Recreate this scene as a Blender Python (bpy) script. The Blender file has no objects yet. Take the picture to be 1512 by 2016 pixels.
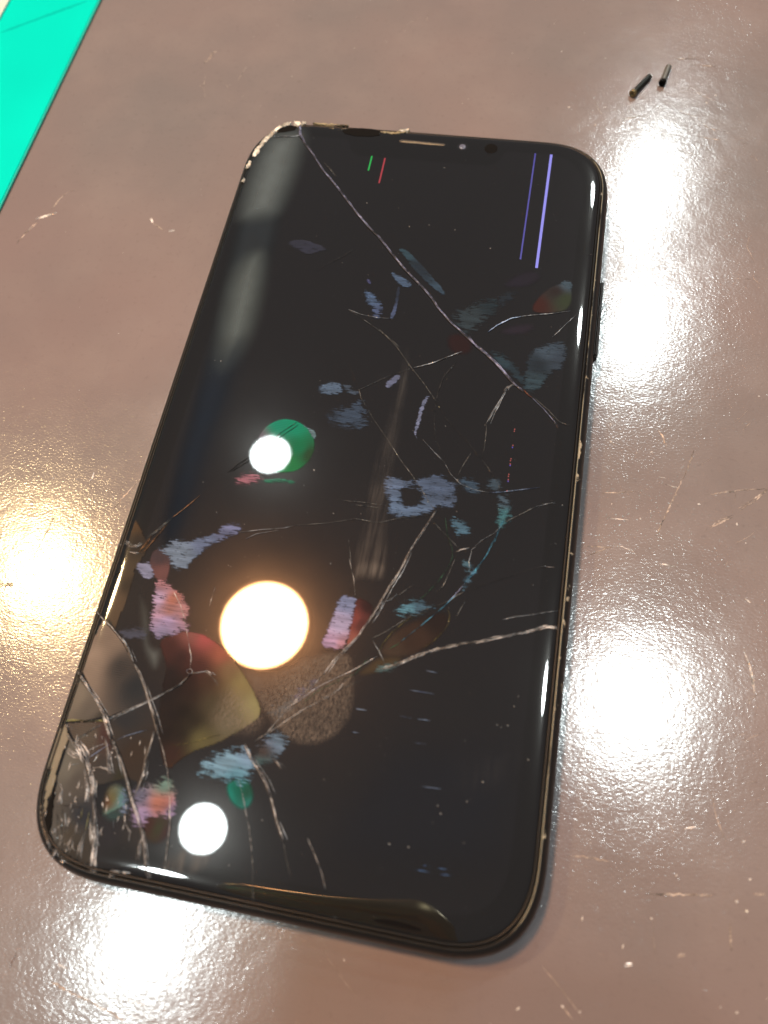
import bpy, bmesh, math, random
import numpy as np
from mathutils import Matrix, Vector

# ------------------------------------------------------------------ camera, world, lamps' settings, exposure
scene = bpy.context.scene
col = scene.collection
MM = 0.001
cam_data = bpy.data.cameras.new("camera")
cam = bpy.data.objects.new("camera", cam_data)
col.objects.link(cam)
scene.camera = cam
cam_data.sensor_fit = 'HORIZONTAL'
cam_data.sensor_width = 36.0
cam_data.lens = 35.82
cam_data.clip_start = 0.005
cam_data.clip_end = 20.0
RIGHT = Vector((0.98179, 0.17808, -0.06619))
DOWN = Vector((0.13872, -0.90999, -0.39073))
AXIS = Vector((-0.12982, 0.37443, -0.91812))
CAM = Vector((22.864, -61.200, 126.225)) * MM
m3 = Matrix((RIGHT, -DOWN, -AXIS)).transposed()
cam.matrix_world = Matrix.Translation(CAM) @ m3.to_4x4()
cam_data.dof.use_dof = True
cam_data.dof.focus_distance = 0.142
cam_data.dof.aperture_fstop = 19.0

world = bpy.data.worlds.new("World")
scene.world = world
world.use_nodes = True
bg = world.node_tree.nodes["Background"]
bg.inputs[0].default_value = (0.92, 0.97, 1.0, 1)
bg.inputs[1].default_value = 0.25

LAMP = 150.0                       # radiance of the ceiling lamps
WARM = (1.0, 0.46, 0.19)
COOL = (0.90, 1.0, 1.0)
YELL = (1.0, 0.72, 0.36)
H_LAMP = 1.80
# (x, y, radius, colour, strength) on the ceiling, metres
LAMPS = [
    (-0.599, 0.843, 0.050, COOL, 1.3),
    (-0.498, 0.359, 0.107, WARM, 2.3),
    (-0.524, -0.142, 0.050, COOL, 1.3),
    (0.387, 1.960, 0.064, COOL, 1.25),
    (0.392, 1.415, 0.062, COOL, 1.2),
    (0.433, 0.323, 0.062, COOL, 1.3),
    (-1.142, 0.402, 0.070, YELL, 2.0),
    (-0.600, -0.400, 0.055, COOL, 1.1),
]
vs = scene.view_settings
vs.view_transform = 'Standard'
vs.look = 'None'
vs.exposure = 0.0
vs.gamma = 1.0
vs.use_curve_mapping = False
scene.render.engine = 'CYCLES'
scene.cycles.max_bounces = 6
scene.cycles.transparent_max_bounces = 40
scene.cycles.caustics_reflective = False
scene.cycles.caustics_refractive = False
scene.cycles.sample_clamp_indirect = 4.0
scene.cycles.use_denoising = True
scene.cycles.denoising_prefilter = 'ACCURATE'

rng = random.Random(7)
nrng = np.random.default_rng(11)

CRACKS = [
    ('violet', 0.30, 0.05, 2, [(-27.83,71.46),(-26.13,68.91),(-23.13,65.32),(-20.76,61.98),(-16.76,57.50),(-13.52,53.75),(-10.77,50.47),(-8.16,47.69),(-5.27,45.00),(-2.28,41.52),(0.61,38.33),(2.99,35.96),(5.30,33.83),(7.63,31.33),(8.86,29.52),(11.86,26.43),(15.06,23.81),(17.18,21.85),(18.04,21.49),(20.73,19.18),(23.05,16.86),(24.98,14.73),(26.79,13.40)]),
    ('violet', 0.16, 0.02, 1, [(26.77,13.60),(28.23,12.35),(30.40,10.42),(33.30,7.22)]),
    ('faint', 0.20, 0.02, 1, [(26.43,13.67),(28.91,12.14),(31.05,10.43),(33.38,8.17),(35.20,7.68)]),
    ('violet', 0.24, 0.05, 2, [(15.47,23.87),(16.94,21.97),(18.85,20.56),(20.95,18.80),(23.09,16.54),(24.81,14.71)]),
    ('orange_glint', 0.28, 0.02, 1, [(26.59,13.77),(27.44,12.91),(28.23,12.35)]),  # orange glint on the long crack, painted as a ribbon
    ('faint', 0.16, 0.01, 1, [(-7.98,26.97),(-5.22,25.37),(-2.30,23.62),(0.61,21.71),(2.98,19.95),(-1.22,23.15),(2.58,19.84),(5.67,16.11),(8.63,12.87),(11.57,9.32)]),
    ('vfaint', 0.16, 0.01, 1, [(11.57,9.32),(13.74,6.14),(16.04,3.99),(18.31,1.88),(20.98,-1.05)]),
    ('faint', 0.16, 0.01, 1, [(20.98,-1.05),(22.09,-2.15),(23.24,-3.60),(24.19,-4.89),(25.03,-6.53)]),
    ('grey', 0.12, 0.01, 1, [(-7.98,26.97),(-5.36,26.13),(-2.06,25.78),(0.81,25.95)]),
    ('vfaint', 0.16, 0.01, 1, [(-5.79,15.38),(-4.20,12.72),(-2.64,10.11)]),
    ('faint', 0.20, 0.03, 1, [(-2.64,10.11),(-1.93,8.22),(1.28,3.98),(4.27,0.60),(7.24,-3.06),(9.65,-5.62),(12.06,-8.48),(13.70,-10.69),(14.79,-11.57)]),
    ('grey', 0.24, 0.03, 1, [(14.73,20.42),(11.88,18.60),(9.35,17.02),(6.43,15.73)]),
    ('faint', 0.14, 0.02, 1, [(6.43,15.73),(2.01,13.17),(-1.96,10.21),(-2.87,9.48)]),
    ('blue', 0.34, 0.03, 1, [(18.75,25.24),(20.25,26.95),(22.52,28.78),(24.31,29.47)]),
    ('grey', 0.20, 0.02, 1, [(24.31,29.47),(26.11,30.01),(29.74,30.86),(33.19,31.88)]),
    ('grey', 0.20, 0.04, 1, [(30.54,25.67),(33.23,29.60),(34.60,31.49)]),
    ('bright', 0.40, 0.08, 2, [(24.98,14.73),(23.73,13.96),(23.33,13.12)]),
    ('grey', 0.30, 0.06, 2, [(23.75,13.77),(22.76,10.89),(21.74,8.42),(21.05,6.03)]),
    ('faint', 0.16, 0.02, 1, [(21.05,6.03),(21.20,2.30),(21.14,-1.02)]),
    ('faint', 0.20, 0.02, 1, [(19.20,0.16),(18.23,-2.18),(17.44,-4.65)]),
    ('grey', 0.15, 0.01, 1, [(10.49,1.31),(12.80,-0.78),(14.67,-2.34),(16.31,-4.63),(18.14,-6.15),(20.47,-6.86),(23.03,-7.01)]),
    ('blue', 0.16, 0.01, 1, [(23.03,-7.04),(25.19,-6.58),(28.24,-5.70),(31.28,-4.82)]),
    ('vfaint', 0.20, 0.02, 1, [(11.57,9.32),(11.83,5.48),(12.56,1.80),(14.08,-0.59)]),
    ('vfaint', 0.30, 0.03, 1, [(14.03,18.07),(12.14,14.56),(11.61,11.29),(11.57,9.32)]),
    ('bright', 0.26, 0.07, 2, [(14.79,-11.57),(14.12,-13.39),(12.75,-16.66),(11.65,-19.51),(10.68,-22.95),(9.37,-26.07),(8.16,-29.59),(7.66,-30.92),(6.95,-32.37)]),
    ('bright', 0.24, 0.08, 2, [(6.95,-32.37),(6.06,-34.49),(4.55,-36.69),(2.80,-39.23),(1.70,-41.64)]),
    ('beige', 0.20, 0.06, 2, [(1.70,-41.64),(0.73,-43.06),(-1.04,-45.23),(-2.95,-48.01),(-4.76,-51.47),(-6.40,-53.02)]),
    ('grey', 0.14, 0.04, 1, [(10.86,-26.86),(10.08,-28.01),(8.86,-28.54),(8.49,-30.12),(7.72,-31.25)]),
    ('faint', 0.15, 0.03, 1, [(13.17,-24.95),(11.21,-26.98),(9.15,-28.33)]),
    ('faint', 0.15, 0.02, 1, [(14.07,-13.06),(16.28,-15.11),(18.40,-16.79),(19.80,-17.90)]),
    ('bright', 0.30, 0.10, 1, [(19.24,-18.32),(19.80,-17.90),(20.66,-17.44)]),
    ('green', 0.13, 0.02, 1, [(16.54,-12.68),(17.29,-15.62),(18.39,-17.79),(18.72,-19.39),(18.15,-21.44),(16.99,-23.89),(15.50,-26.04),(14.51,-27.46)]),
    ('beige', 0.16, 0.03, 1, [(17.10,-25.62),(17.96,-24.21),(18.26,-23.20),(19.12,-19.66)]),
    ('grey', 0.18, 0.03, 1, [(34.15,-7.07),(32.81,-7.62),(31.03,-8.41)]),
    ('faint', 0.18, 0.03, 1, [(31.03,-8.41),(28.73,-10.13),(26.44,-11.84)]),
    ('grey', 0.16, 0.04, 1, [(25.91,-12.60),(24.86,-14.12),(22.91,-15.76),(21.61,-17.62),(21.42,-19.62),(21.79,-21.19)]),
    ('teal', 0.22, 0.08, 2, [(26.10,-11.56),(25.65,-12.98),(25.02,-15.43),(23.89,-18.58),(22.43,-21.41),(21.20,-23.53)]),
    ('violet', 0.20, 0.04, 1, [(21.20,-23.53),(19.99,-25.63),(18.74,-27.41)]),
    ('teal', 0.15, 0.02, 1, [(20.12,-25.55),(18.78,-27.45),(16.87,-29.75),(14.70,-32.25),(12.68,-34.54)]),
    ('green', 0.14, 0.02, 1, [(12.55,-34.72),(11.86,-35.32),(11.16,-35.92)]),
    ('bright', 0.30, 0.13, 3, [(36.75,-28.31),(34.44,-28.53),(32.96,-29.26),(31.17,-30.03),(29.37,-30.65),(27.58,-31.43),(25.18,-32.25)]),
    ('beige', 0.30, 0.14, 3, [(25.78,-32.05),(22.77,-33.03),(20.68,-33.86),(18.59,-34.69),(16.82,-35.46),(15.09,-36.55),(13.37,-37.63),(11.66,-38.71),(10.18,-39.27)]),
    ('faint', 0.26, 0.08, 2, [(8.31,-41.16),(7.17,-41.82),(5.17,-42.93)]),
    ('beige', 0.18, 0.06, 2, [(5.44,-41.72),(4.58,-43.36),(3.18,-44.76),(1.42,-46.04),(-0.32,-47.32),(-1.99,-48.90),(-3.36,-50.26),(-5.30,-52.04)]),
    ('bright', 0.35, 0.10, 2, [(3.62,-44.44),(3.00,-44.71),(2.43,-45.21)]),
    ('white', 0.16, 0.02, 1, [(9.50,-37.32),(7.84,-38.71),(5.91,-40.30),(3.38,-41.99),(1.17,-43.61),(-0.90,-45.82),(-3.02,-47.72)]),
    ('green', 0.12, 0.02, 1, [(8.28,-37.68),(6.62,-40.66),(4.61,-41.78),(2.40,-43.40),(1.30,-44.21),(-0.46,-46.36)]),
    ('olive', 0.14, 0.02, 1, [(18.98,-27.75),(19.65,-28.97),(19.68,-30.29),(19.09,-31.69),(17.78,-33.53),(16.12,-35.10)]),
    ('olive', 0.14, 0.02, 1, [(9.47,-37.16),(10.06,-35.13),(11.03,-33.35),(12.89,-31.07),(14.62,-29.79),(17.01,-28.57)]),
    ('faint', 0.18, 0.04, 1, [(8.06,-34.81),(10.06,-33.34),(12.00,-31.54),(14.54,-29.30),(17.54,-27.81),(19.31,-26.69),(20.43,-25.49),(21.63,-24.79)]),
    ('vfaint', 0.16, 0.03, 1, [(21.63,-24.79),(26.13,-22.20),(30.69,-19.76),(35.93,-17.55)]),
    ('grey', 0.14, 0.02, 1, [(27.85,-28.46),(29.65,-27.67),(32.09,-26.95),(34.82,-26.01),(36.34,-25.53)]),
    ('faint', 0.14, 0.02, 1, [(20.66,-29.30),(21.34,-27.37),(22.06,-25.57)]),
    ('beige', 0.13, 0.01, 1, [(2.03,-22.18),(2.87,-24.16),(3.46,-25.47),(4.25,-28.27)]),
    ('faint', 0.14, 0.01, 1, [(1.23,-18.79),(2.06,-21.35),(2.60,-23.25)]),
    ('grey', 0.16, 0.03, 1, [(8.44,-35.08),(9.66,-36.49),(10.83,-38.15)]),
    ('vfaint', 0.15, 0.02, 1, [(11.66,-38.71),(11.83,-40.56),(11.96,-41.78)]),
    ('blue', 0.12, 0.00, 1, [(17.26,-38.24),(18.21,-38.29),(19.15,-38.33)]),
    ('blue', 0.12, 0.00, 1, [(15.31,-41.59),(17.25,-41.57),(19.18,-41.55)]),
    ('blue', 0.12, 0.00, 1, [(14.44,-45.63),(15.37,-45.66),(16.30,-45.68)]),
    ('blue', 0.12, 0.00, 1, [(17.21,-45.61),(18.20,-45.59),(19.19,-45.57)]),
    ('blue', 0.12, 0.00, 1, [(7.77,-45.72),(8.63,-45.69),(9.48,-45.67)]),
    ('blue', 0.12, 0.00, 1, [(7.52,-49.16),(8.37,-49.15),(9.22,-49.13)]),
    ('blue', 0.12, 0.00, 1, [(17.17,-49.08),(18.15,-49.06),(19.13,-49.03)]),
    ('blue', 0.12, 0.00, 1, [(19.33,-54.95),(20.80,-54.87),(22.26,-54.79)]),
    ('bluedash', 0.12, 0.00, 1, [(20.87,-65.19),(21.58,-65.17),(22.29,-65.14)]),
    ('bluedash', 0.12, 0.00, 1, [(19.28,-65.95),(20.77,-65.90),(22.25,-65.85)]),
    ('bluedash', 0.12, 0.00, 1, [(23.28,-65.14),(23.92,-65.13),(24.55,-65.11)]),
    ('bluedash', 0.12, 0.00, 1, [(23.68,-65.87),(24.58,-65.79),(25.49,-65.71)]),
    ('bright', 0.34, 0.07, 2, [(-37.25,-47.48),(-34.87,-49.24),(-32.85,-50.97),(-30.29,-53.44)]),
    ('bright', 0.50, 0.12, 3, [(-30.53,-53.19),(-29.40,-54.72),(-28.19,-56.49)]),
    ('bright', 0.26, 0.05, 2, [(-28.19,-56.49),(-26.02,-58.89),(-24.32,-61.33),(-22.78,-63.74),(-21.59,-65.50),(-19.71,-67.95),(-18.46,-70.45),(-17.68,-72.45),(-16.55,-74.62)]),
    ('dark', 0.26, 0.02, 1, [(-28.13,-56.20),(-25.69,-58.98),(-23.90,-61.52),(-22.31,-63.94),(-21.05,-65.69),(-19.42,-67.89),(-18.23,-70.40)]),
    ('beige', 0.26, 0.06, 2, [(-28.25,-44.83),(-27.13,-45.85),(-25.52,-47.96),(-24.32,-49.81),(-22.68,-52.13),(-21.35,-54.46)]),
    ('beige', 0.18, 0.04, 1, [(-21.35,-54.46),(-19.69,-56.96),(-18.33,-59.46),(-16.83,-63.24),(-15.88,-66.43),(-15.49,-68.55),(-15.01,-71.69),(-14.62,-73.47)]),
    ('bright', 0.20, 0.02, 1, [(-37.48,-37.46),(-36.18,-38.37),(-33.97,-39.60),(-32.25,-40.88),(-30.54,-42.15)]),
    ('grey', 0.30, 0.06, 1, [(-31.54,-41.08),(-29.90,-42.66),(-28.49,-44.57)]),
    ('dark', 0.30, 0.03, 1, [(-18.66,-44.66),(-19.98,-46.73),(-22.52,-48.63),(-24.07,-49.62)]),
    ('grey', 0.26, 0.06, 2, [(-18.92,-45.06),(-20.24,-46.92),(-22.50,-48.68),(-24.53,-50.14),(-26.58,-51.50),(-29.12,-53.24),(-29.82,-53.93)]),
    ('grey', 0.30, 0.06, 2, [(-30.51,-54.62),(-32.20,-56.05),(-33.58,-57.42),(-33.59,-58.27)]),
    ('beige', 0.18, 0.01, 1, [(-25.56,-32.15),(-23.59,-34.41),(-22.36,-36.44),(-20.80,-39.62),(-19.45,-42.45),(-19.24,-43.92)]),
    ('bright', 0.20, 0.03, 1, [(-19.61,-44.28),(-19.61,-44.59),(-19.22,-44.88),(-18.70,-44.73),(-18.64,-44.30),(-19.20,-44.07),(-19.56,-44.34)]),
    ('grey', 0.26, 0.05, 1, [(-18.64,-44.72),(-17.56,-44.39),(-16.57,-44.02)]),
    ('bright', 0.34, 0.10, 2, [(-16.72,-44.04),(-16.08,-44.14),(-15.50,-44.55)]),
    ('faint', 0.20, 0.03, 1, [(-15.66,-44.52),(-14.69,-45.24),(-14.06,-45.87)]),
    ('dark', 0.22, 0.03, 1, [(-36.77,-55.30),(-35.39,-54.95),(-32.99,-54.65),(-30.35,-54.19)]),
    ('olivebright', 0.26, 0.08, 2, [(-36.77,-55.47),(-36.15,-55.02),(-33.95,-54.58),(-33.01,-54.59),(-30.11,-53.98)]),
    ('bright', 0.70, 0.16, 4, [(-33.77,-57.74),(-32.29,-58.88),(-31.11,-60.06)]),
    ('bright', 0.40, 0.10, 3, [(-31.20,-59.80),(-30.15,-61.27),(-29.21,-62.74),(-29.61,-62.07),(-28.13,-64.98)]),
    ('bright', 0.30, 0.10, 2, [(-28.13,-64.98),(-27.30,-67.37),(-26.26,-69.96),(-25.82,-72.60),(-25.42,-74.67)]),
    ('beige', 0.24, 0.08, 2, [(-22.01,-54.29),(-22.01,-56.25),(-22.08,-58.48),(-21.77,-60.88),(-21.86,-60.12),(-21.99,-62.74),(-22.55,-63.98)]),
    ('blue', 0.16, 0.01, 1, [(-30.91,-59.75),(-28.85,-57.72),(-28.12,-57.18)]),
    ('blue', 0.14, 0.01, 1, [(-27.42,-56.49),(-26.44,-55.76),(-23.26,-54.22)]),
    ('vfaint', 0.14, 0.01, 1, [(-23.26,-54.22),(-21.06,-53.42),(-19.37,-52.98)]),
    ('grey', 0.16, 0.03, 1, [(-31.52,-58.89),(-30.30,-57.98),(-28.49,-56.96)]),
    ('olive', 0.14, 0.02, 1, [(-18.82,-55.84),(-16.07,-54.94),(-13.44,-53.65),(-11.84,-52.95)]),
    ('bright', 0.30, 0.10, 2, [(-29.26,-56.37),(-28.22,-58.29),(-27.57,-59.95),(-26.95,-61.31)]),
    ('beige', 0.22, 0.05, 1, [(-29.97,-61.02),(-28.47,-60.64),(-27.44,-60.81),(-26.64,-61.25)]),
    ('grey', 0.20, 0.04, 1, [(-27.23,-57.52),(-25.88,-59.66),(-24.79,-61.51)]),
    ('beige', 0.24, 0.10, 2, [(-19.04,-68.10),(-19.43,-69.81),(-19.22,-71.93)]),
    ('beige', 0.20, 0.08, 2, [(-22.33,-67.59),(-21.40,-68.53),(-21.05,-70.11)]),
    ('grey', 0.18, 0.04, 1, [(-24.29,-67.39),(-23.77,-68.96)]),
    ('bright', 0.34, 0.10, 2, [(-36.04,-55.50),(-35.59,-55.83),(-35.38,-56.41)]),
    ('beige', 0.30, 0.06, 2, [(-35.33,-57.01),(-34.62,-57.59),(-33.90,-58.07)]),
    ('beige', 0.50, 0.14, 3, [(-34.53,-59.08),(-33.98,-59.38),(-33.23,-59.65),(-32.30,-59.79)]),
    ('grey', 0.20, 0.04, 1, [(-33.32,-61.25),(-32.56,-60.92),(-31.86,-60.74)]),
    ('beige', 0.30, 0.10, 2, [(-33.97,-63.99),(-33.43,-64.57),(-33.48,-65.92),(-33.59,-66.51)]),
    ('bright', 0.28, 0.10, 2, [(-30.90,-61.31),(-30.09,-63.01),(-29.54,-64.26),(-29.31,-65.56)]),
    ('beige', 0.34, 0.10, 2, [(-33.39,-65.15),(-33.38,-65.91),(-33.31,-66.85)]),
    ('bright', 0.30, 0.08, 2, [(-29.44,-64.44),(-29.39,-65.20),(-29.27,-65.84)]),
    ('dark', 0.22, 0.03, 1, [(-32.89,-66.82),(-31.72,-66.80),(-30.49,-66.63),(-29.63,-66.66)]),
    ('olivebright', 0.20, 0.06, 1, [(-29.39,-66.71),(-29.30,-67.45),(-29.24,-68.37)]),
    ('bright', 0.30, 0.06, 2, [(-29.45,-68.69),(-29.37,-69.51),(-29.22,-70.22)]),
    ('beige', 0.26, 0.06, 2, [(-27.89,-69.65),(-27.99,-70.73),(-28.11,-71.57),(-28.08,-72.56),(-27.95,-73.53)]),
    ('beige', 0.24, 0.08, 2, [(-29.48,-70.08),(-29.64,-70.84),(-29.89,-71.89),(-29.22,-72.59)]),
    ('olivebright', 0.24, 0.06, 1, [(-28.27,-66.89),(-28.08,-68.35),(-27.99,-69.53)]),
    ('beige', 0.50, 0.16, 3, [(-27.46,-67.68),(-27.12,-69.28),(-26.51,-70.46),(-26.02,-71.28)]),
    ('beige', 0.50, 0.16, 3, [(-25.93,-71.53),(-25.75,-72.67),(-25.36,-73.50),(-25.25,-74.72)]),
    ('bright', 0.30, 0.10, 2, [(-25.92,-73.69),(-25.97,-74.15),(-26.10,-74.35)]),
    ('bright', 0.34, 0.14, 2, [(-33.17,-71.30),(-33.12,-72.02),(-32.53,-72.46),(-32.54,-73.01)]),
    ('bright', 0.40, 0.12, 2, [(-32.69,-70.01),(-32.62,-70.65)]),
    ('bright', 0.36, 0.10, 2, [(-31.63,-72.48),(-31.66,-73.12),(-31.64,-73.75)]),
    ('grey', 0.30, 0.06, 1, [(-31.82,-67.71),(-31.24,-69.01),(-30.97,-70.35)]),
    ('vfaint', 0.50, 0.06, 1, [(-33.03,-67.93),(-31.97,-70.53),(-31.49,-72.73)]),
    ('vfaint', 0.50, 0.06, 1, [(-32.41,-67.25),(-31.47,-70.44),(-30.29,-73.41)]),
    ('bright', 0.22, 0.02, 1, [(-30.48,-74.03),(-29.89,-74.24)]),
    ('bright', 0.28, 0.02, 1, [(-27.35,-73.91),(-26.65,-73.96)]),
    ('bright', 0.26, 0.02, 1, [(-22.69,-73.90),(-21.29,-73.95)]),
    ('bright', 0.26, 0.02, 1, [(-21.06,-73.86),(-20.17,-73.88)]),
    ('beige', 0.30, 0.08, 2, [(-22.71,-74.17),(-22.55,-74.93)]),
    ('orangebrown', 0.22, 0.02, 1, [(-25.73,-14.86),(-27.70,-17.56),(-29.49,-19.73)]),
    ('faint', 0.40, 0.05, 2, [(-29.49,-19.73),(-31.18,-22.17),(-32.94,-24.30)]),
    ('orangebrown', 0.30, 0.05, 2, [(-32.01,-23.39),(-32.66,-25.18),(-33.25,-26.64)]),
    ('orangebrown', 0.24, 0.03, 2, [(-29.90,-20.89),(-30.91,-23.06),(-32.00,-25.38),(-32.78,-26.72)]),
    ('bright', 0.40, 0.14, 3, [(-36.30,-25.13),(-34.91,-25.68),(-33.86,-25.67),(-33.47,-25.00)]),
    ('bright', 0.34, 0.12, 2, [(-34.87,-26.75),(-34.26,-26.80),(-33.49,-26.83)]),
    ('grey', 0.25, 0.05, 1, [(-37.78,-25.73),(-36.73,-25.69),(-36.05,-25.46)]),
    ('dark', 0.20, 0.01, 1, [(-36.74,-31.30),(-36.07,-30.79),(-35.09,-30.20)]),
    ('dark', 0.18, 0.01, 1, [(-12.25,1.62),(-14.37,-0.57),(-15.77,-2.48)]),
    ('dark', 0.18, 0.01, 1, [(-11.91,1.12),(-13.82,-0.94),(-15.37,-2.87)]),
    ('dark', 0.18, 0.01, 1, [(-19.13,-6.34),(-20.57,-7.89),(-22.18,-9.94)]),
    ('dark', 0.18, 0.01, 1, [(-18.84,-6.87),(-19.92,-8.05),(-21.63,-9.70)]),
    ('grey', 0.13, 0.01, 1, [(-17.30,-20.49),(-13.72,-19.48),(-9.83,-18.57),(-8.24,-17.86)]),
    ('faint', 0.13, 0.01, 1, [(-8.24,-17.86),(-2.70,-16.55),(1.69,-15.11),(5.82,-15.18),(9.10,-13.82),(13.99,-12.55)]),
    ('grey', 0.13, 0.01, 1, [(-15.86,-21.50),(-14.38,-20.35),(-12.49,-19.69),(-10.59,-19.09)]),
    ('faint', 0.13, 0.01, 1, [(-5.55,-12.14),(-3.06,-12.08),(1.09,-12.08),(0.68,-11.96),(6.52,-11.95)]),
    ('faint', 0.12, 0.01, 1, [(0.81,-12.65),(3.72,-12.55),(6.65,-12.63)]),
    ('beige', 0.14, 0.01, 1, [(-18.83,-34.76),(-18.85,-32.36),(-18.75,-30.40)]),
    ('vfaint', 0.14, 0.01, 1, [(-23.74,-10.99),(-21.64,-10.84),(-19.50,-10.85)]),
    ('grey', 0.18, 0.01, 1, [(-7.39,-58.72),(-6.24,-60.79),(-4.34,-64.62)]),
    ('beige', 0.18, 0.01, 1, [(-5.53,-62.35),(-4.34,-64.62),(-3.05,-67.90)]),
    ('faint', 0.18, 0.01, 1, [(-3.05,-67.90),(-2.27,-70.41),(-1.27,-74.36)]),
    ('bright', 0.26, 0.10, 2, [(-7.75,-53.68),(-6.38,-55.36),(-5.13,-56.59),(-3.49,-58.17),(-2.32,-59.81)]),
    ('beige', 0.22, 0.05, 1, [(-2.32,-59.81),(-0.40,-63.36),(1.02,-65.55)]),
    ('faint', 0.20, 0.02, 1, [(1.02,-65.55),(2.25,-68.26),(3.29,-70.17)]),
    ('beige', 0.16, 0.03, 1, [(4.40,-64.67),(6.05,-66.77),(7.34,-68.64),(8.37,-70.78)]),
    ('bright', 0.30, 0.08, 2, [(-2.89,-54.89),(-2.13,-55.48),(-1.37,-56.07)]),
    ('vfaint', 0.20, 0.02, 1, [(-15.87,35.27),(-14.23,37.13),(-11.35,39.58),(-9.69,41.48)]),
    ('grey', 0.26, 0.05, 2, [(-32.97,69.44),(-30.83,69.91),(-28.62,70.03),(-27.08,70.64)]),
    ('violet', 0.50, 0.06, 2, [(-28.26,74.18),(-27.30,70.77),(-25.90,68.69)]),
    ('faint', 0.30, 0.08, 2, [(-20.53,63.44),(-18.67,61.50),(-17.23,59.78)]),
    ('grey', 0.25, 0.04, 1, [(10.04,-73.79),(10.44,-74.34)]),
    ('white', 0.14, 0.01, 1, [(33.72,-18.65),(34.36,-18.59),(35.08,-18.52)]),
    ('white', 0.12, 0.01, 1, [(34.69,-14.39),(34.95,-14.53)]),
    ('faint', 0.14, 0.01, 1, [(35.03,45.62),(35.98,45.66),(36.75,46.04)]),
]
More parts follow.
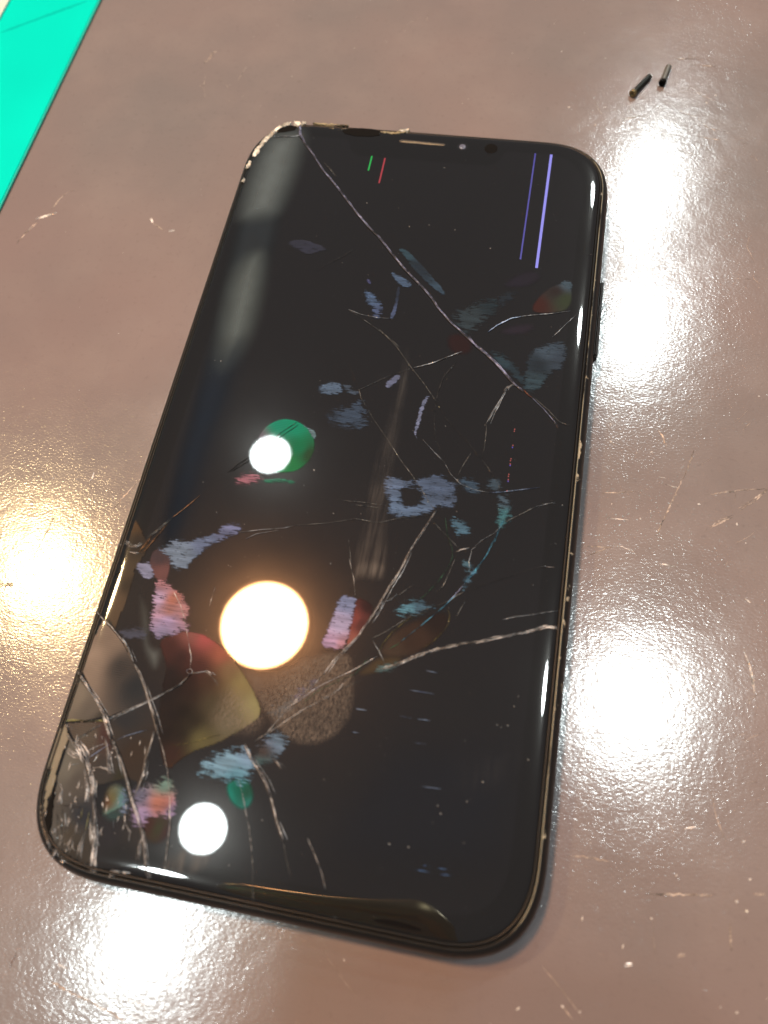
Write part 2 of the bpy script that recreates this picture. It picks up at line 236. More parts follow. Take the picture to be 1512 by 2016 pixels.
PATCHES = [
    ('film', 0.90, 0.74, [(5.37,-7.34),(6.04,-6.52),(7.92,-6.96),(10.20,-6.98),(11.64,-5.87),(14.12,-5.14),(16.12,-5.56),(17.56,-6.59),(17.29,-8.05),(17.74,-10.08),(16.26,-10.82),(14.92,-10.33),(14.17,-11.66),(12.72,-12.57),(9.67,-13.39),(8.05,-13.29),(6.68,-12.80),(6.84,-11.03),(5.84,-9.06)], [(6.0,-7.2,104,128,168),(14.3,-6.0,85,105,140),(9.5,-12.4,98,126,165)], (10.14, -9.55, 2.0)),
    ('film', 0.85, 0.81, [(17.60,-12.35),(19.74,-13.04),(20.97,-14.72),(19.44,-15.36),(18.32,-14.11)], [(19.2,-14.0,85,135,165)], None),
    ('film', 0.60, 0.81, [(17.96,-4.93),(20.58,-5.25),(21.34,-7.44),(19.61,-7.52),(18.66,-6.43)], [(19.4,-6.3,75,105,135)], None),
    ('film', 0.60, 0.81, [(22.28,-4.82),(24.11,-4.19),(24.99,-6.19),(23.25,-6.27)], [(23.5,-5.3,80,105,125)], None),
    ('film', 0.70, 0.94, [(24.25,-6.65),(26.23,-7.40),(26.90,-10.41),(26.09,-12.75),(25.13,-12.55),(25.55,-9.58)], [(25.7,-7.8,85,110,130),(26.1,-11.2,70,140,150)], None),
    ('film', 0.80, 0.68, [(20.50,-19.60),(21.77,-19.90),(21.98,-21.48),(21.15,-20.97)], [(21.4,-20.6,85,130,150)], None),
    ('film', 0.80, 0.68, [(21.83,-21.51),(22.66,-20.89),(21.79,-23.44),(20.89,-24.54)], [(21.7,-22.8,90,140,170)], None),
    ('film', 0.85, 0.41, [(-10.13,8.97),(-8.75,10.60),(-6.93,10.93),(-5.42,9.63),(-5.85,8.67),(-7.90,8.03),(-9.21,8.31)], [(-8.2,9.6,92,118,150)], None),
    ('film', 0.60, 0.54, [(-5.61,10.10),(-4.66,10.64),(-3.92,9.53),(-2.53,9.53),(-2.79,9.09),(-4.48,8.86)], [(-4.3,9.5,90,110,135)], None),
    ('film', 0.60, 1.22, [(-6.91,3.79),(-5.09,5.02),(-2.63,6.54),(-1.40,7.30),(-0.28,4.14),(-0.23,2.99),(-2.78,2.06),(-5.55,2.24)], [(-4.1,3.6,78,100,130)], None),
    ('film', 0.90, 0.27, [(1.89,11.14),(2.43,12.74),(3.99,14.17),(4.45,13.51),(3.64,11.78),(2.61,10.76)], [(3.2,12.5,115,125,165)], None),
    ('film', 0.90, 0.20, [(10.34,10.25),(9.81,8.68),(9.51,6.31),(9.38,3.41),(8.95,2.59),(9.61,0.99),(8.62,2.55),(8.77,4.66),(8.94,7.78),(9.43,10.00)], [(9.3,6.3,125,135,175)], None),
    ('film', 0.55, 0.20, [(-23.58,41.31),(-21.64,42.70),(-18.06,42.18),(-14.67,40.79),(-16.89,39.97),(-18.36,38.86),(-21.05,40.11)], [(-18.4,40.9,74,76,98)], None),
    ('film', 0.80, 0.27, [(-1.68,37.22),(0.35,36.04),(3.03,34.75),(2.89,33.60),(1.07,33.78),(-0.45,34.92)], [(1.2,34.9,85,115,155)], None),
    ('film', 0.75, 0.54, [(-5.84,32.02),(-4.41,31.40),(-2.45,29.65),(-1.62,27.79),(-1.89,25.72),(-3.13,26.34),(-3.19,28.37),(-4.53,28.59)], [(-4.2,30.2,85,115,160),(-2.2,26.5,90,110,160)], None),
    ('film', 0.60, 0.27, [(-5.73,34.88),(-4.85,33.76),(-4.74,33.17),(-5.74,34.06)], [(-5.2,33.9,85,90,150)], None),
    ('film', 0.45, 0.20, [(-1.14,42.72),(0.73,42.52),(3.69,39.74),(6.46,36.80),(9.17,33.91),(9.85,32.60),(8.33,33.09),(5.34,35.60),(2.23,38.53),(0.09,41.39)], [(4.0,38.1,62,80,98),(0.3,42.2,70,110,130),(9.3,33.1,80,115,145)], None),
    ('film', 0.60, 0.16, [(0.35,33.20),(0.95,33.48),(1.18,29.72),(1.10,26.11),(0.04,25.78),(0.62,28.86)], [(0.7,26.5,95,115,165),(0.8,32.5,60,70,95)], None),
    ('film', 0.50, 1.22, [(12.15,28.78),(14.23,29.82),(17.08,32.14),(20.15,32.93),(19.02,29.28),(17.06,27.49),(15.29,24.41),(13.15,26.22)], [(15.4,28.4,75,95,105),(18.4,31.5,55,75,85)], None),
    ('film', 0.40, 0.68, [(19.53,32.85),(21.21,34.64),(22.99,35.65),(22.01,33.16),(20.33,31.39)], [(21.3,33.9,60,75,90)], None),
    ('bubble', 0.70, 0.12, [(25.87,30.86),(27.19,34.61),(29.72,37.61),(32.93,38.49),(33.37,32.29),(29.12,30.89)], [(27.1,32.6,95,52,45),(32.2,34.5,75,88,60),(30.2,36.2,70,58,55),(32.2,38.0,88,112,130)], None),
    ('film', 0.55, 0.34, [(30.77,38.22),(31.81,38.83),(32.97,38.49),(33.04,36.92),(31.61,37.53)], [(31.9,38.2,90,120,140)], None),
    ('bubble', 0.50, 0.30, [(20.35,36.52),(23.20,39.48),(25.97,40.43),(27.13,38.96),(24.78,36.67),(21.67,36.08)], [(23.4,37.7,66,60,74)], None),
    ('film', 0.60, 0.54, [(26.41,16.92),(26.77,21.42),(28.76,23.54),(30.88,24.45),(33.12,24.74),(33.32,19.87),(30.66,17.90),(29.58,15.37),(28.45,13.44),(26.34,14.52),(26.56,16.14)], [(29.9,22.2,82,104,125),(28.2,15.6,70,98,112),(32.0,20.9,75,92,112),(28.5,19.2,55,66,76)], None),
    ('film', 0.55, 0.68, [(20.22,20.54),(22.63,20.46),(23.46,17.72),(22.03,18.34)], [(21.9,19.3,75,115,130)], None),
    ('film', 0.45, 0.68, [(19.16,20.81),(22.60,20.66),(25.71,17.22),(27.73,13.93),(24.85,15.90)], [(22.8,18.9,62,88,104)], None),
    ('bubble', 0.50, 0.30, [(20.74,25.50),(23.30,27.35),(27.07,28.22),(26.34,26.43),(23.53,25.38)], [(24.0,26.5,72,62,76)], None),
    ('bubble', 0.50, 0.30, [(12.83,19.79),(11.38,23.33),(13.73,24.39),(16.12,22.83),(16.17,20.23)], [(14.1,21.8,78,48,46)], None),
    ('film', 0.90, 0.61, [(-20.71,-21.02),(-20.60,-19.77),(-19.09,-19.32),(-17.38,-19.27),(-17.21,-20.26),(-19.33,-21.73),(-21.57,-23.30),(-23.11,-25.21),(-23.77,-26.51),(-24.58,-28.28),(-26.74,-28.47),(-27.94,-26.42),(-30.43,-25.59),(-28.58,-24.79),(-28.34,-23.59),(-25.98,-23.47),(-23.28,-22.49)], [(-18.8,-20.3,125,130,178),(-25.9,-25.6,125,145,170),(-23.0,-23.4,112,128,168)], None),
    ('film', 0.90, 0.41, [(-33.30,-28.85),(-32.31,-28.22),(-31.00,-28.10),(-29.81,-29.55),(-29.53,-30.93),(-31.59,-30.49)], [(-31.7,-29.3,150,150,185)], None),
    ('bubble', 0.90, 0.10, [(-31.06,-26.03),(-29.93,-25.34),(-28.32,-25.67),(-27.54,-27.17),(-27.22,-28.79),(-27.20,-30.84),(-28.53,-30.98),(-30.07,-29.74),(-31.03,-28.05)], [(-29.5,-26.8,92,70,70),(-28.6,-29.7,140,85,78)], None),
    ('film', 0.95, 0.61, [(-28.74,-30.85),(-26.92,-30.89),(-24.69,-32.33),(-22.47,-34.07),(-21.68,-36.01),(-22.82,-36.51),(-21.01,-37.79),(-22.92,-38.88),(-25.13,-40.02),(-26.74,-39.98),(-27.60,-38.24),(-27.89,-35.75),(-28.49,-33.27)], [(-27.7,-33.8,205,165,205),(-22.8,-34.9,205,130,125),(-25.4,-39.1,170,150,195),(-27.8,-31.2,190,120,125),(-25.0,-37.2,190,155,205),(-25.2,-33.7,205,112,84),(-25.1,-35.6,198,120,105)], None),
    ('film', 0.60, 0.68, [(-32.75,-40.34),(-30.49,-39.34),(-27.74,-39.36),(-27.61,-40.27),(-29.35,-40.87),(-31.49,-41.22)], [(-30.2,-40.2,105,105,125)], None),
    ('bubble', 0.95, 0.12, [(-25.35,-40.37),(-23.74,-39.33),(-22.40,-38.48),(-19.32,-38.13),(-15.82,-39.41),(-12.80,-41.34),(-9.56,-44.38),(-7.40,-46.93),(-6.15,-49.29),(-8.62,-51.55),(-11.80,-54.20),(-14.42,-55.49),(-16.89,-57.29),(-18.05,-59.41),(-19.57,-58.31),(-21.35,-54.46),(-22.73,-48.95),(-22.82,-44.52),(-24.99,-41.54)], [(-18.2,-38.9,215,85,78),(-20.5,-38.5,170,95,80),(-14.8,-40.8,200,95,66),(-12.9,-43.2,150,110,66),(-10.7,-44.6,160,135,72),(-7.7,-48.1,165,150,85),(-17.8,-43.7,96,52,44),(-18.2,-47.6,62,44,36),(-19.9,-51.4,52,42,38),(-14.8,-54.2,120,108,58),(-11.1,-51.3,120,108,76),(-18.3,-56.7,76,48,40),(-23.5,-41.3,88,50,42),(-14.4,-49.0,92,78,52),(-21.8,-48.8,50,42,38),(-21.1,-42.7,70,46,40),(-18.8,-45.4,56,40,34),(-20.5,-47.1,46,38,34),(-18.3,-50.5,46,38,32),(-16.4,-51.6,56,46,36),(-15.7,-45.4,84,58,42),(-22.0,-45.3,52,44,40),(-20.2,-54.3,48,38,34),(-17.9,-53.9,52,42,36)], None),
    ('film', 0.95, 0.41, [(1.85,-28.58),(4.38,-28.42),(4.60,-30.08),(4.39,-33.45),(4.23,-36.74),(2.43,-37.43),(0.39,-37.06),(0.94,-35.00),(1.26,-32.63)], [(3.1,-29.6,135,145,192),(2.6,-33.4,185,165,205),(1.9,-36.5,205,155,195),(3.9,-36.5,200,130,140)], None),
    ('bubble', 0.90, 0.10, [(4.44,-28.58),(5.92,-28.68),(7.39,-29.46),(7.24,-31.32),(6.31,-34.12),(5.24,-36.09),(4.39,-36.72),(4.39,-33.45),(4.60,-30.41)], [(4.9,-32.0,168,72,60),(4.6,-35.4,190,95,75),(6.8,-29.7,72,46,42),(6.3,-32.5,110,58,50)], None),
    ('film', 0.80, 0.94, [(10.99,-29.44),(12.42,-28.31),(14.26,-27.60),(16.93,-28.08),(15.47,-29.05),(13.96,-29.73),(12.24,-30.11)], [(12.6,-29.1,95,165,190),(15.1,-28.6,80,120,145)], None),
    ('bubble', 0.50, 0.25, [(9.78,-37.11),(10.37,-35.08),(11.34,-33.29),(14.15,-30.86),(18.60,-28.41),(19.68,-29.63),(18.98,-32.04),(16.72,-34.84),(13.86,-36.75)], [(14.6,-33.7,98,68,50),(17.9,-29.9,70,52,44),(11.2,-35.9,110,82,60)], None),
    ('bubble', 0.45, 0.25, [(6.96,-40.76),(8.77,-38.56),(9.84,-37.42),(13.86,-36.75),(11.66,-38.71),(9.34,-39.88)], [(9.5,-39.1,120,92,56)], None),
    ('film', 0.70, 0.68, [(9.70,-39.29),(10.96,-38.35),(12.78,-37.89),(12.64,-38.86),(10.55,-39.59)], [(11.1,-39.0,100,140,140)], None),
    ('film', 0.95, 1.08, [(-13.97,-58.79),(-12.15,-56.22),(-10.20,-55.23),(-7.21,-54.56),(-5.49,-55.78),(-5.82,-57.58),(-6.49,-58.62),(-8.80,-59.31),(-10.81,-58.81)], [(-9.6,-56.5,130,180,208),(-7.0,-55.2,125,165,200),(-8.1,-58.5,95,170,195)], None),
    ('bubble', 0.95, 0.15, [(-9.04,-59.58),(-7.99,-58.83),(-6.23,-58.40),(-4.84,-59.98),(-4.72,-61.64),(-5.74,-62.72),(-7.42,-62.18),(-8.53,-60.91)], [(-8.3,-61.2,22,160,135),(-7.0,-60.1,22,118,92),(-5.8,-60.1,40,96,72),(-5.0,-62.0,40,140,125)], None),
    ('film', 0.80, 0.81, [(-6.11,-55.16),(-5.53,-53.74),(-4.15,-51.66),(-1.66,-51.52),(-1.99,-53.42),(-3.13,-55.22),(-4.89,-56.32)], [(-4.8,-54.2,92,72,62),(-2.4,-52.3,120,150,180),(-4.7,-55.9,80,110,110),(-4.4,-52.0,125,145,175)], None),
    ('bubble', 0.90, 0.25, [(-25.84,-62.71),(-24.69,-62.79),(-23.86,-63.36),(-23.10,-65.21),(-23.12,-66.62),(-24.24,-67.52),(-25.91,-67.26),(-26.43,-65.24),(-26.52,-63.55)], [(-26.0,-65.2,130,82,52),(-25.3,-64.5,125,115,60),(-24.0,-64.5,95,160,165),(-24.6,-67.3,60,165,150)], None),
    ('film', 0.85, 0.81, [(-24.32,-63.44),(-23.89,-62.79),(-22.80,-65.16),(-23.18,-66.91)], [(-23.4,-64.7,130,150,185)], None),
    ('film', 0.90, 0.81, [(-22.89,-62.90),(-20.35,-61.88),(-18.79,-60.74),(-18.08,-60.47),(-16.70,-61.37),(-15.62,-64.15),(-16.12,-65.42),(-18.57,-65.58),(-19.53,-66.53),(-20.16,-67.53),(-21.61,-66.91),(-21.84,-64.70)], [(-21.4,-63.5,125,120,150),(-18.4,-64.0,215,118,88),(-17.5,-63.9,200,110,90),(-18.2,-61.5,120,165,145),(-20.3,-66.1,175,145,195),(-16.0,-64.8,180,150,200)], None),
    ('bubble', 0.50, 0.25, [(-19.99,-66.06),(-18.28,-65.53),(-16.10,-65.50),(-15.59,-68.02),(-16.80,-69.33),(-18.72,-69.14),(-19.71,-67.95)], [(-18.8,-67.0,110,62,50),(-17.4,-67.3,90,92,52),(-16.1,-67.6,100,60,62)], None),
    ('bubble', 0.95, 0.08, [(-18.67,-5.10),(-18.58,-2.38),(-17.65,0.16),(-15.82,1.64),(-14.08,2.16),(-11.81,1.76),(-9.33,0.32),(-8.07,-2.21),(-8.12,-4.90),(-9.47,-7.24),(-11.05,-8.23),(-14.84,-8.85),(-17.36,-7.25)], [(-15.5,0.5,16,165,120),(-12.5,0.9,14,165,115),(-10.7,-3.3,20,140,82),(-8.6,-4.3,52,88,52),(-11.7,-6.7,30,150,70),(-18.5,-2.0,120,110,120)], None),
    ('film', 0.80, 0.20, [(-11.42,1.40),(-9.40,0.65),(-8.15,-0.19),(-8.38,-1.51),(-9.56,-0.05)], [(-8.9,-0.3,115,155,165)], None),
    ('film', 0.80, 0.68, [(-20.40,-11.48),(-19.82,-10.18),(-17.73,-9.45),(-15.44,-10.09),(-16.43,-10.98),(-18.72,-11.52)], [(-18.4,-10.5,190,110,125)], None),
    ('film', 0.80, 0.41, [(-16.45,-10.89),(-14.53,-10.11),(-11.62,-9.68),(-9.86,-10.13),(-12.67,-10.32)], [(-13.0,-10.1,40,150,105)], None),
    ('film', 0.60, 1.08, [(-1.90,-45.62),(-0.52,-43.40),(1.12,-42.28),(0.87,-43.50),(-0.69,-44.92),(-1.59,-46.23)], [(-0.3,-44.2,135,125,165)], None),
    ('film', 0.45, 1.08, [(-4.81,-47.76),(-3.34,-46.03),(-1.59,-46.23),(-2.17,-48.12),(-4.64,-49.19)], [(-3.0,-47.5,125,130,135)], None),
    ('film', 0.70, 0.81, [(-4.77,-52.10),(-3.14,-51.19),(-1.63,-51.56),(-2.06,-52.58),(-3.66,-52.54)], [(-3.0,-51.8,120,150,175)], None),
    ('sheen', 0.80, 4.00, [(-36.60,53.24),(-36.21,64.79),(-32.39,69.96),(-26.51,71.47),(-25.39,61.57),(-24.52,43.74),(-24.21,27.30),(-25.27,9.72),(-26.42,-7.44),(-26.26,-25.72),(-31.13,-26.02),(-32.52,-12.36),(-33.34,8.61),(-34.80,28.42)], [(-31.8,65.2,66,72,74),(-29.3,45.9,54,60,64),(-28.7,-2.6,44,52,64),(-28.4,25.6,60,66,68),(-28.9,-21.5,34,40,50)], None),
    ('sheen', 1.00, 7.00, [(-38.02,46.18),(-37.87,69.10),(-33.05,74.16),(-24.47,75.02),(-23.56,63.21),(-24.05,53.26),(-25.13,46.33),(-34.01,43.29)], [(-31.1,62.4,98,108,106)], None),
    ('sheen', 1.00, 6.50, [(-31.91,8.80),(-35.29,32.11),(-31.69,40.52),(-25.46,41.01),(-23.22,27.43),(-23.13,16.79),(-26.59,7.32)], [(-28.6,30.4,98,108,104)], None),
    ('sheen', 0.50, 6.50, [(-32.44,-27.60),(-33.94,-4.42),(-32.43,17.88),(-23.28,21.43),(-23.08,1.33),(-23.79,-16.91),(-24.82,-29.11)], [(-29.6,0.4,50,58,70)], None),
    ('sheen', 0.70, 3.50, [(-32.01,-32.53),(-28.73,-34.60),(-26.99,-38.14),(-26.68,-41.21),(-24.08,-41.39),(-23.63,-44.96),(-25.16,-46.11),(-28.14,-42.68),(-30.64,-36.83)], [(-26.0,-43.5,150,155,145),(-30.2,-34.2,120,118,105)], None),
    ('sheen', 0.25, 8.00, [(11.85,-48.23),(16.17,-46.60),(34.68,-42.81),(35.65,-60.47),(33.06,-67.11),(8.14,-70.21),(3.97,-61.91)], [(20.2,-56.2,52,56,66)], None),
    ('shard', 0.95, 0.05, [(-36.91,-46.88),(-36.35,-42.18),(-35.77,-38.62),(-32.25,-40.88),(-29.07,-43.75),(-28.25,-44.83),(-25.52,-47.96),(-24.32,-49.81),(-26.58,-51.50),(-29.69,-53.39),(-32.90,-50.83)], [(-35.5,-44.5,172,140,112),(-35.6,-47.3,165,135,108),(-33.6,-41.7,150,122,98),(-30.3,-45.8,78,70,64),(-27.0,-48.2,58,58,58)], None),
    ('shard', 0.90, 0.05, [(-36.31,-54.99),(-37.02,-48.11),(-32.85,-50.97),(-30.29,-53.44),(-33.05,-54.49)], [(-36.1,-51.2,150,130,105),(-32.8,-52.4,120,105,88),(-30.5,-53.8,80,72,60)], None),
    ('shard', 0.80, 0.05, [(-29.66,-53.47),(-24.38,-50.11),(-22.68,-52.13),(-21.67,-54.23),(-22.01,-56.25),(-21.73,-61.95),(-23.82,-61.51),(-26.02,-58.89),(-28.19,-56.49)], [(-27.2,-53.5,66,64,64),(-24.0,-57.7,82,64,50),(-28.0,-55.6,84,72,62)], None),
    ('shard', 0.90, 0.05, [(-34.35,-57.42),(-36.18,-55.37),(-30.09,-54.03),(-28.16,-57.04),(-25.94,-59.16),(-24.24,-61.58),(-28.58,-63.43),(-29.71,-61.46),(-31.29,-59.54)], [(-31.7,-56.5,110,94,76),(-29.5,-55.9,96,62,54),(-27.1,-61.0,80,72,66),(-25.3,-61.2,70,64,46)], None),
    ('shard', 0.95, 0.05, [(-36.78,-55.60),(-36.24,-55.44),(-34.92,-57.05),(-35.01,-59.77),(-35.03,-62.44),(-34.80,-64.15),(-35.01,-66.49),(-34.68,-68.70),(-33.50,-70.99),(-32.24,-72.69),(-33.32,-72.34),(-35.25,-69.92),(-36.10,-67.82),(-36.63,-64.76),(-37.15,-60.45),(-37.19,-57.44)], [(-36.1,-58.5,176,152,116),(-35.7,-66.0,168,148,112),(-34.2,-70.8,150,120,90)], None),
    ('shard', 0.90, 0.05, [(-34.73,-57.32),(-33.07,-58.24),(-31.20,-60.30),(-29.57,-62.64),(-28.28,-65.00),(-26.59,-69.47),(-25.65,-74.45),(-30.20,-73.94),(-31.85,-72.89),(-33.30,-70.68),(-34.01,-67.45),(-34.73,-63.26),(-34.91,-60.05)], [(-33.8,-62.2,128,118,100),(-31.5,-63.3,104,92,80),(-30.9,-70.2,86,72,54),(-29.2,-67.7,60,62,68),(-28.5,-72.5,78,68,56),(-32.1,-70.5,120,112,100)], None),
    ('shard', 0.60, 0.05, [(-28.03,-65.24),(-26.26,-67.18),(-22.68,-64.57),(-19.33,-68.15),(-17.68,-72.45),(-25.65,-74.45),(-26.26,-69.96)], [(-24.4,-69.1,70,66,68),(-20.8,-68.4,78,70,64),(-21.6,-71.8,64,62,60)], None),
    ('shard', 0.75, 0.30, [(-35.30,-30.57),(-35.71,-26.75),(-36.01,-22.66),(-35.73,-20.86),(-34.22,-22.38),(-31.68,-25.10),(-32.92,-29.69),(-32.67,-34.59),(-33.16,-40.09),(-35.40,-38.25)], [(-34.8,-30.0,110,88,62),(-34.5,-34.9,128,98,68),(-34.2,-25.5,78,66,54),(-36.2,-21.6,120,84,50),(-33.3,-32.7,82,68,52)], None),
]
GREASE = [
    ('print', 0.50, 1.30, [(-11.71,-42.41),(-10.10,-42.48),(-6.92,-42.63),(-2.96,-40.26),(-2.51,-39.16),(1.97,-37.38),(5.38,-37.16),(6.37,-38.70),(7.30,-42.57),(7.92,-45.74),(6.93,-49.12),(4.49,-51.76),(0.60,-52.91),(-1.92,-52.09),(-5.94,-49.42),(-9.20,-45.36)]),
    ('print', 0.50, 2.80, [(-14.20,-46.21),(-12.41,-44.39),(-9.36,-45.39),(-7.18,-47.18),(-4.64,-49.19),(-5.33,-51.88),(-7.21,-53.16),(-10.21,-53.37),(-13.14,-53.24),(-15.39,-51.37),(-14.72,-48.79)]),
    ('smear', 0.26, 1.80, [(3.75,21.26),(5.89,19.03),(6.72,7.86),(6.99,-1.62),(6.96,-7.10),(7.47,-15.44),(8.86,-20.61),(8.98,-23.87),(7.45,-25.73),(3.46,-26.04),(2.12,-21.67),(2.80,-16.16),(2.34,-9.58),(2.40,-3.77),(2.82,1.14),(3.58,10.18)]),
    ('smear', 0.35, 1.60, [(2.30,-22.14),(8.69,-21.13),(9.20,-24.90),(7.70,-25.83),(5.90,-25.08),(3.76,-26.11),(3.16,-28.95)]),
    ('smear', 0.35, 1.40, [(-16.29,-72.99),(-15.32,-70.14),(-11.70,-67.86),(-7.08,-69.18),(-8.82,-71.62),(-12.39,-73.85)]),
    ('smear', 0.08, 4.50, [(21.24,-48.02),(33.38,-44.75),(34.72,-49.13),(28.92,-56.56),(22.50,-56.33)]),
]
DUST = [(-17.90,43.84),(-11.35,37.90),(-9.45,53.53),(-2.75,52.95),(0.17,48.45),(4.72,64.74),(-36.36,56.97),(0.23,48.45),(9.29,48.65),(16.75,44.87),(4.87,64.76),(3.98,49.33),(-17.64,-26.44),(-17.16,-26.60),(-0.88,-23.56),(-7.22,-7.23),(-22.12,-17.50),(-8.33,-10.32),(-25.99,-12.31),(-29.45,12.38),(-30.61,12.41),(-16.83,-18.88),(-0.84,-23.46),(13.96,4.64),(20.75,5.80),(-2.20,-14.68),(18.22,-11.22),(17.54,-5.35),(31.98,-21.97),(35.26,-7.42),(18.80,-63.23),(26.40,-61.31),(22.03,-57.11),(22.62,-58.10),(21.67,-59.49),(24.63,-47.52),(31.63,-39.77),(31.21,-41.32),(34.09,-48.61),(28.00,-52.80),(26.07,-55.83),(16.06,-63.33),(29.02,-44.47),(29.66,-44.74),(30.59,-44.29),(-5.91,-70.16),(-23.58,-69.06),(-22.12,-66.30),(-14.82,-69.24),(-2.64,-63.49),(-21.62,-70.75),(-30.98,-66.90),(-30.89,-68.06),(-29.71,-68.08),(-29.31,-71.47),(-23.45,-69.12),(-21.91,-70.80),(-24.66,-64.50),(-33.49,-66.50),(-30.50,-71.82),(-25.49,-71.91)]
SCRATCHES = [
    ('lite', 0.35, [(-86.73,41.35),(-85.65,44.83),(-84.19,47.92)]),
    ('brightscr', 0.55, [(-85.00,48.66),(-82.66,49.81),(-80.67,51.03)]),
    ('lite', 0.30, [(-82.19,51.84),(-81.36,55.18),(-80.09,57.34),(-78.79,57.74)]),
    ('brightscr', 0.50, [(-58.73,51.85),(-57.83,50.60)]),
    ('lite', 0.30, [(-57.73,50.52),(-54.46,48.75)]),
    ('brightscr', 0.50, [(-53.48,48.72),(-52.30,49.34)]),
    ('lite', 0.60, [(-60.27,101.16),(-59.14,103.36),(-59.13,104.87),(-58.09,105.87)]),
    ('lite', 0.22, [(58.39,10.68),(57.41,6.87),(55.87,2.49),(54.15,-2.36),(52.46,-7.10)]),
    ('lite', 0.45, [(71.14,4.78),(69.04,2.58),(66.25,0.02)]),
    ('lite', 0.50, [(65.33,-1.18),(63.26,-2.55),(61.44,-4.14)]),
    ('lite', 0.20, [(70.91,4.89),(66.24,3.78),(60.39,1.95)]),
    ('lite', 0.22, [(48.76,0.88),(46.14,0.35),(42.80,-0.35)]),
    ('brightscr', 0.20, [(43.35,-4.75),(45.74,-4.84),(47.76,-4.80)]),
    ('brightscr', 0.30, [(53.70,3.13),(54.90,2.95),(56.05,2.74)]),
    ('brightscr', 0.25, [(52.33,4.30),(53.77,4.33)]),
    ('brightscr', 0.22, [(45.24,-9.98),(46.77,-9.93),(48.19,-10.22),(49.39,-10.88)]),
    ('lite', 0.22, [(40.00,-10.85),(42.81,-10.54),(45.26,-10.29)]),
    ('lite', 0.25, [(41.20,-12.52),(43.11,-11.40),(45.04,-10.38)]),
    ('lite', 0.25, [(51.92,13.93),(52.83,12.75),(53.52,10.69)]),
    ('brightscr', 0.35, [(67.07,-24.51),(68.01,-27.34),(68.82,-31.52)]),
    ('brightscr', 0.20, [(67.80,-32.12),(68.10,-33.34)]),
    ('brightscr', 0.30, [(67.27,-15.90),(68.13,-16.69)]),
    ('brightscr', 0.35, [(53.31,-12.08),(54.76,-12.09),(56.10,-12.17)]),
    ('lite', 0.25, [(53.48,-63.37),(58.30,-62.52),(63.09,-61.75)]),
    ('lite', 0.40, [(68.57,-60.62),(70.11,-60.37)]),
    ('brightscr', 0.30, [(58.64,-53.57),(60.36,-52.96)]),
    ('brightscr', 0.45, [(51.11,-73.03),(52.16,-72.73)]),
    ('lite', 0.50, [(58.20,-70.50),(59.25,-70.09)]),
    ('lite', 0.20, [(41.85,-60.32),(44.85,-60.01),(48.36,-59.96)]),
    ('lite', 0.25, [(65.27,-64.81),(65.53,-68.47)]),
    ('lite', 0.22, [(-55.43,-18.44),(-55.54,-22.53),(-56.06,-25.42),(-56.30,-29.00)]),
    ('brightscr', 0.25, [(-50.71,-9.95),(-50.84,-11.36),(-51.08,-12.14)]),
    ('darkscr', 0.30, [(-52.96,-30.02),(-51.62,-29.66)]),
    ('darkscr', 0.25, [(-55.50,-31.35),(-54.50,-31.14)]),
    ('darkscr', 0.60, [(-60.58,-34.21),(-59.32,-33.91),(-57.86,-33.64)]),
    ('lite', 0.30, [(-30.32,-90.48),(-27.16,-91.16),(-23.79,-91.79),(-20.47,-92.41),(-17.66,-93.11)]),
    ('brightscr', 0.30, [(-29.57,-88.17),(-28.10,-88.54)]),
    ('darkscr', 0.20, [(-36.68,-89.96),(-36.39,-87.92)]),
    ('lite', 0.30, [(51.06,112.94),(57.26,113.50)]),
    ('brightscr', 0.40, [(41.04,92.27),(44.45,93.76)]),
    ('lite', 0.50, [(57.69,111.29),(60.67,111.28)]),
    ('lite', 0.22, [(-38.64,-4.94),(-42.54,-11.96),(-44.60,-16.46)]),
]
CRUMBS = [(42.7,95.1,0.28),(35.1,89.9,0.28),(42.6,91.0,0.28),(60.8,101.8,0.28),(54.7,103.0,0.28),(28.9,94.9,0.28),(36.8,95.7,0.28),(63.2,78.5,0.28),(58.9,99.3,0.28),(48.4,8.7,0.25),(51.0,9.2,0.25),(43.7,10.3,0.25),(69.7,23.7,0.25),(65.9,-2.8,0.25),(51.4,-2.5,0.25),(67.4,-6.1,0.25),(49.7,-4.2,0.25),(43.4,13.9,0.25),(59.5,0.1,0.25),(67.1,-53.8,0.26),(68.0,-58.8,0.26),(54.4,-66.4,0.26),(44.8,-68.2,0.26),(57.7,-60.1,0.26),(67.6,-63.0,0.26),(66.2,-62.0,0.26),(45.4,-79.8,0.26),(43.0,-79.6,0.26),(37.0,-81.0,0.26),(50.7,-70.7,0.26),(66.3,-75.8,0.26),(64.1,-75.6,0.26),(-65.3,-9.8,0.20),(-58.3,-12.3,0.20),(-53.6,-11.8,0.20),(-63.4,-20.2,0.20),(-56.4,-19.4,0.20),(-54.7,-13.1,0.20),(-47.3,-44.8,0.20),(-43.5,-44.4,0.20),(-33.8,-91.5,0.22),(-22.6,-89.0,0.22),(-25.1,-91.6,0.22)]

# ------------------------------------------------------------------ helpers
def lin(c):
    c = c / 255.0
    return c / 12.92 if c <= 0.04045 else ((c + 0.055) / 1.055) ** 2.4


LIT = (1.65, 1.42, 1.22)            # irradiance / pi on the bench: appearance -> reflectance


def lin3(rgb, k=1.0, off=0.0):
    return tuple(max(0.0, lin(v) - off) * k / e for v, e in zip(rgb, LIT))


def link(o, parent=None):
    col.objects.link(o)
    if parent is not None:
        o.parent = parent
    return o


def mesh_obj(name, verts, faces, mat, parent=None, smooth=False):
    me = bpy.data.meshes.new(name)
    me.from_pydata([tuple(v) for v in verts], [], faces)
    me.update()
    if smooth:
        me.polygons.foreach_set("use_smooth", [True] * len(me.polygons))
    me.materials.append(mat)
    return link(bpy.data.objects.new(name, me), parent)


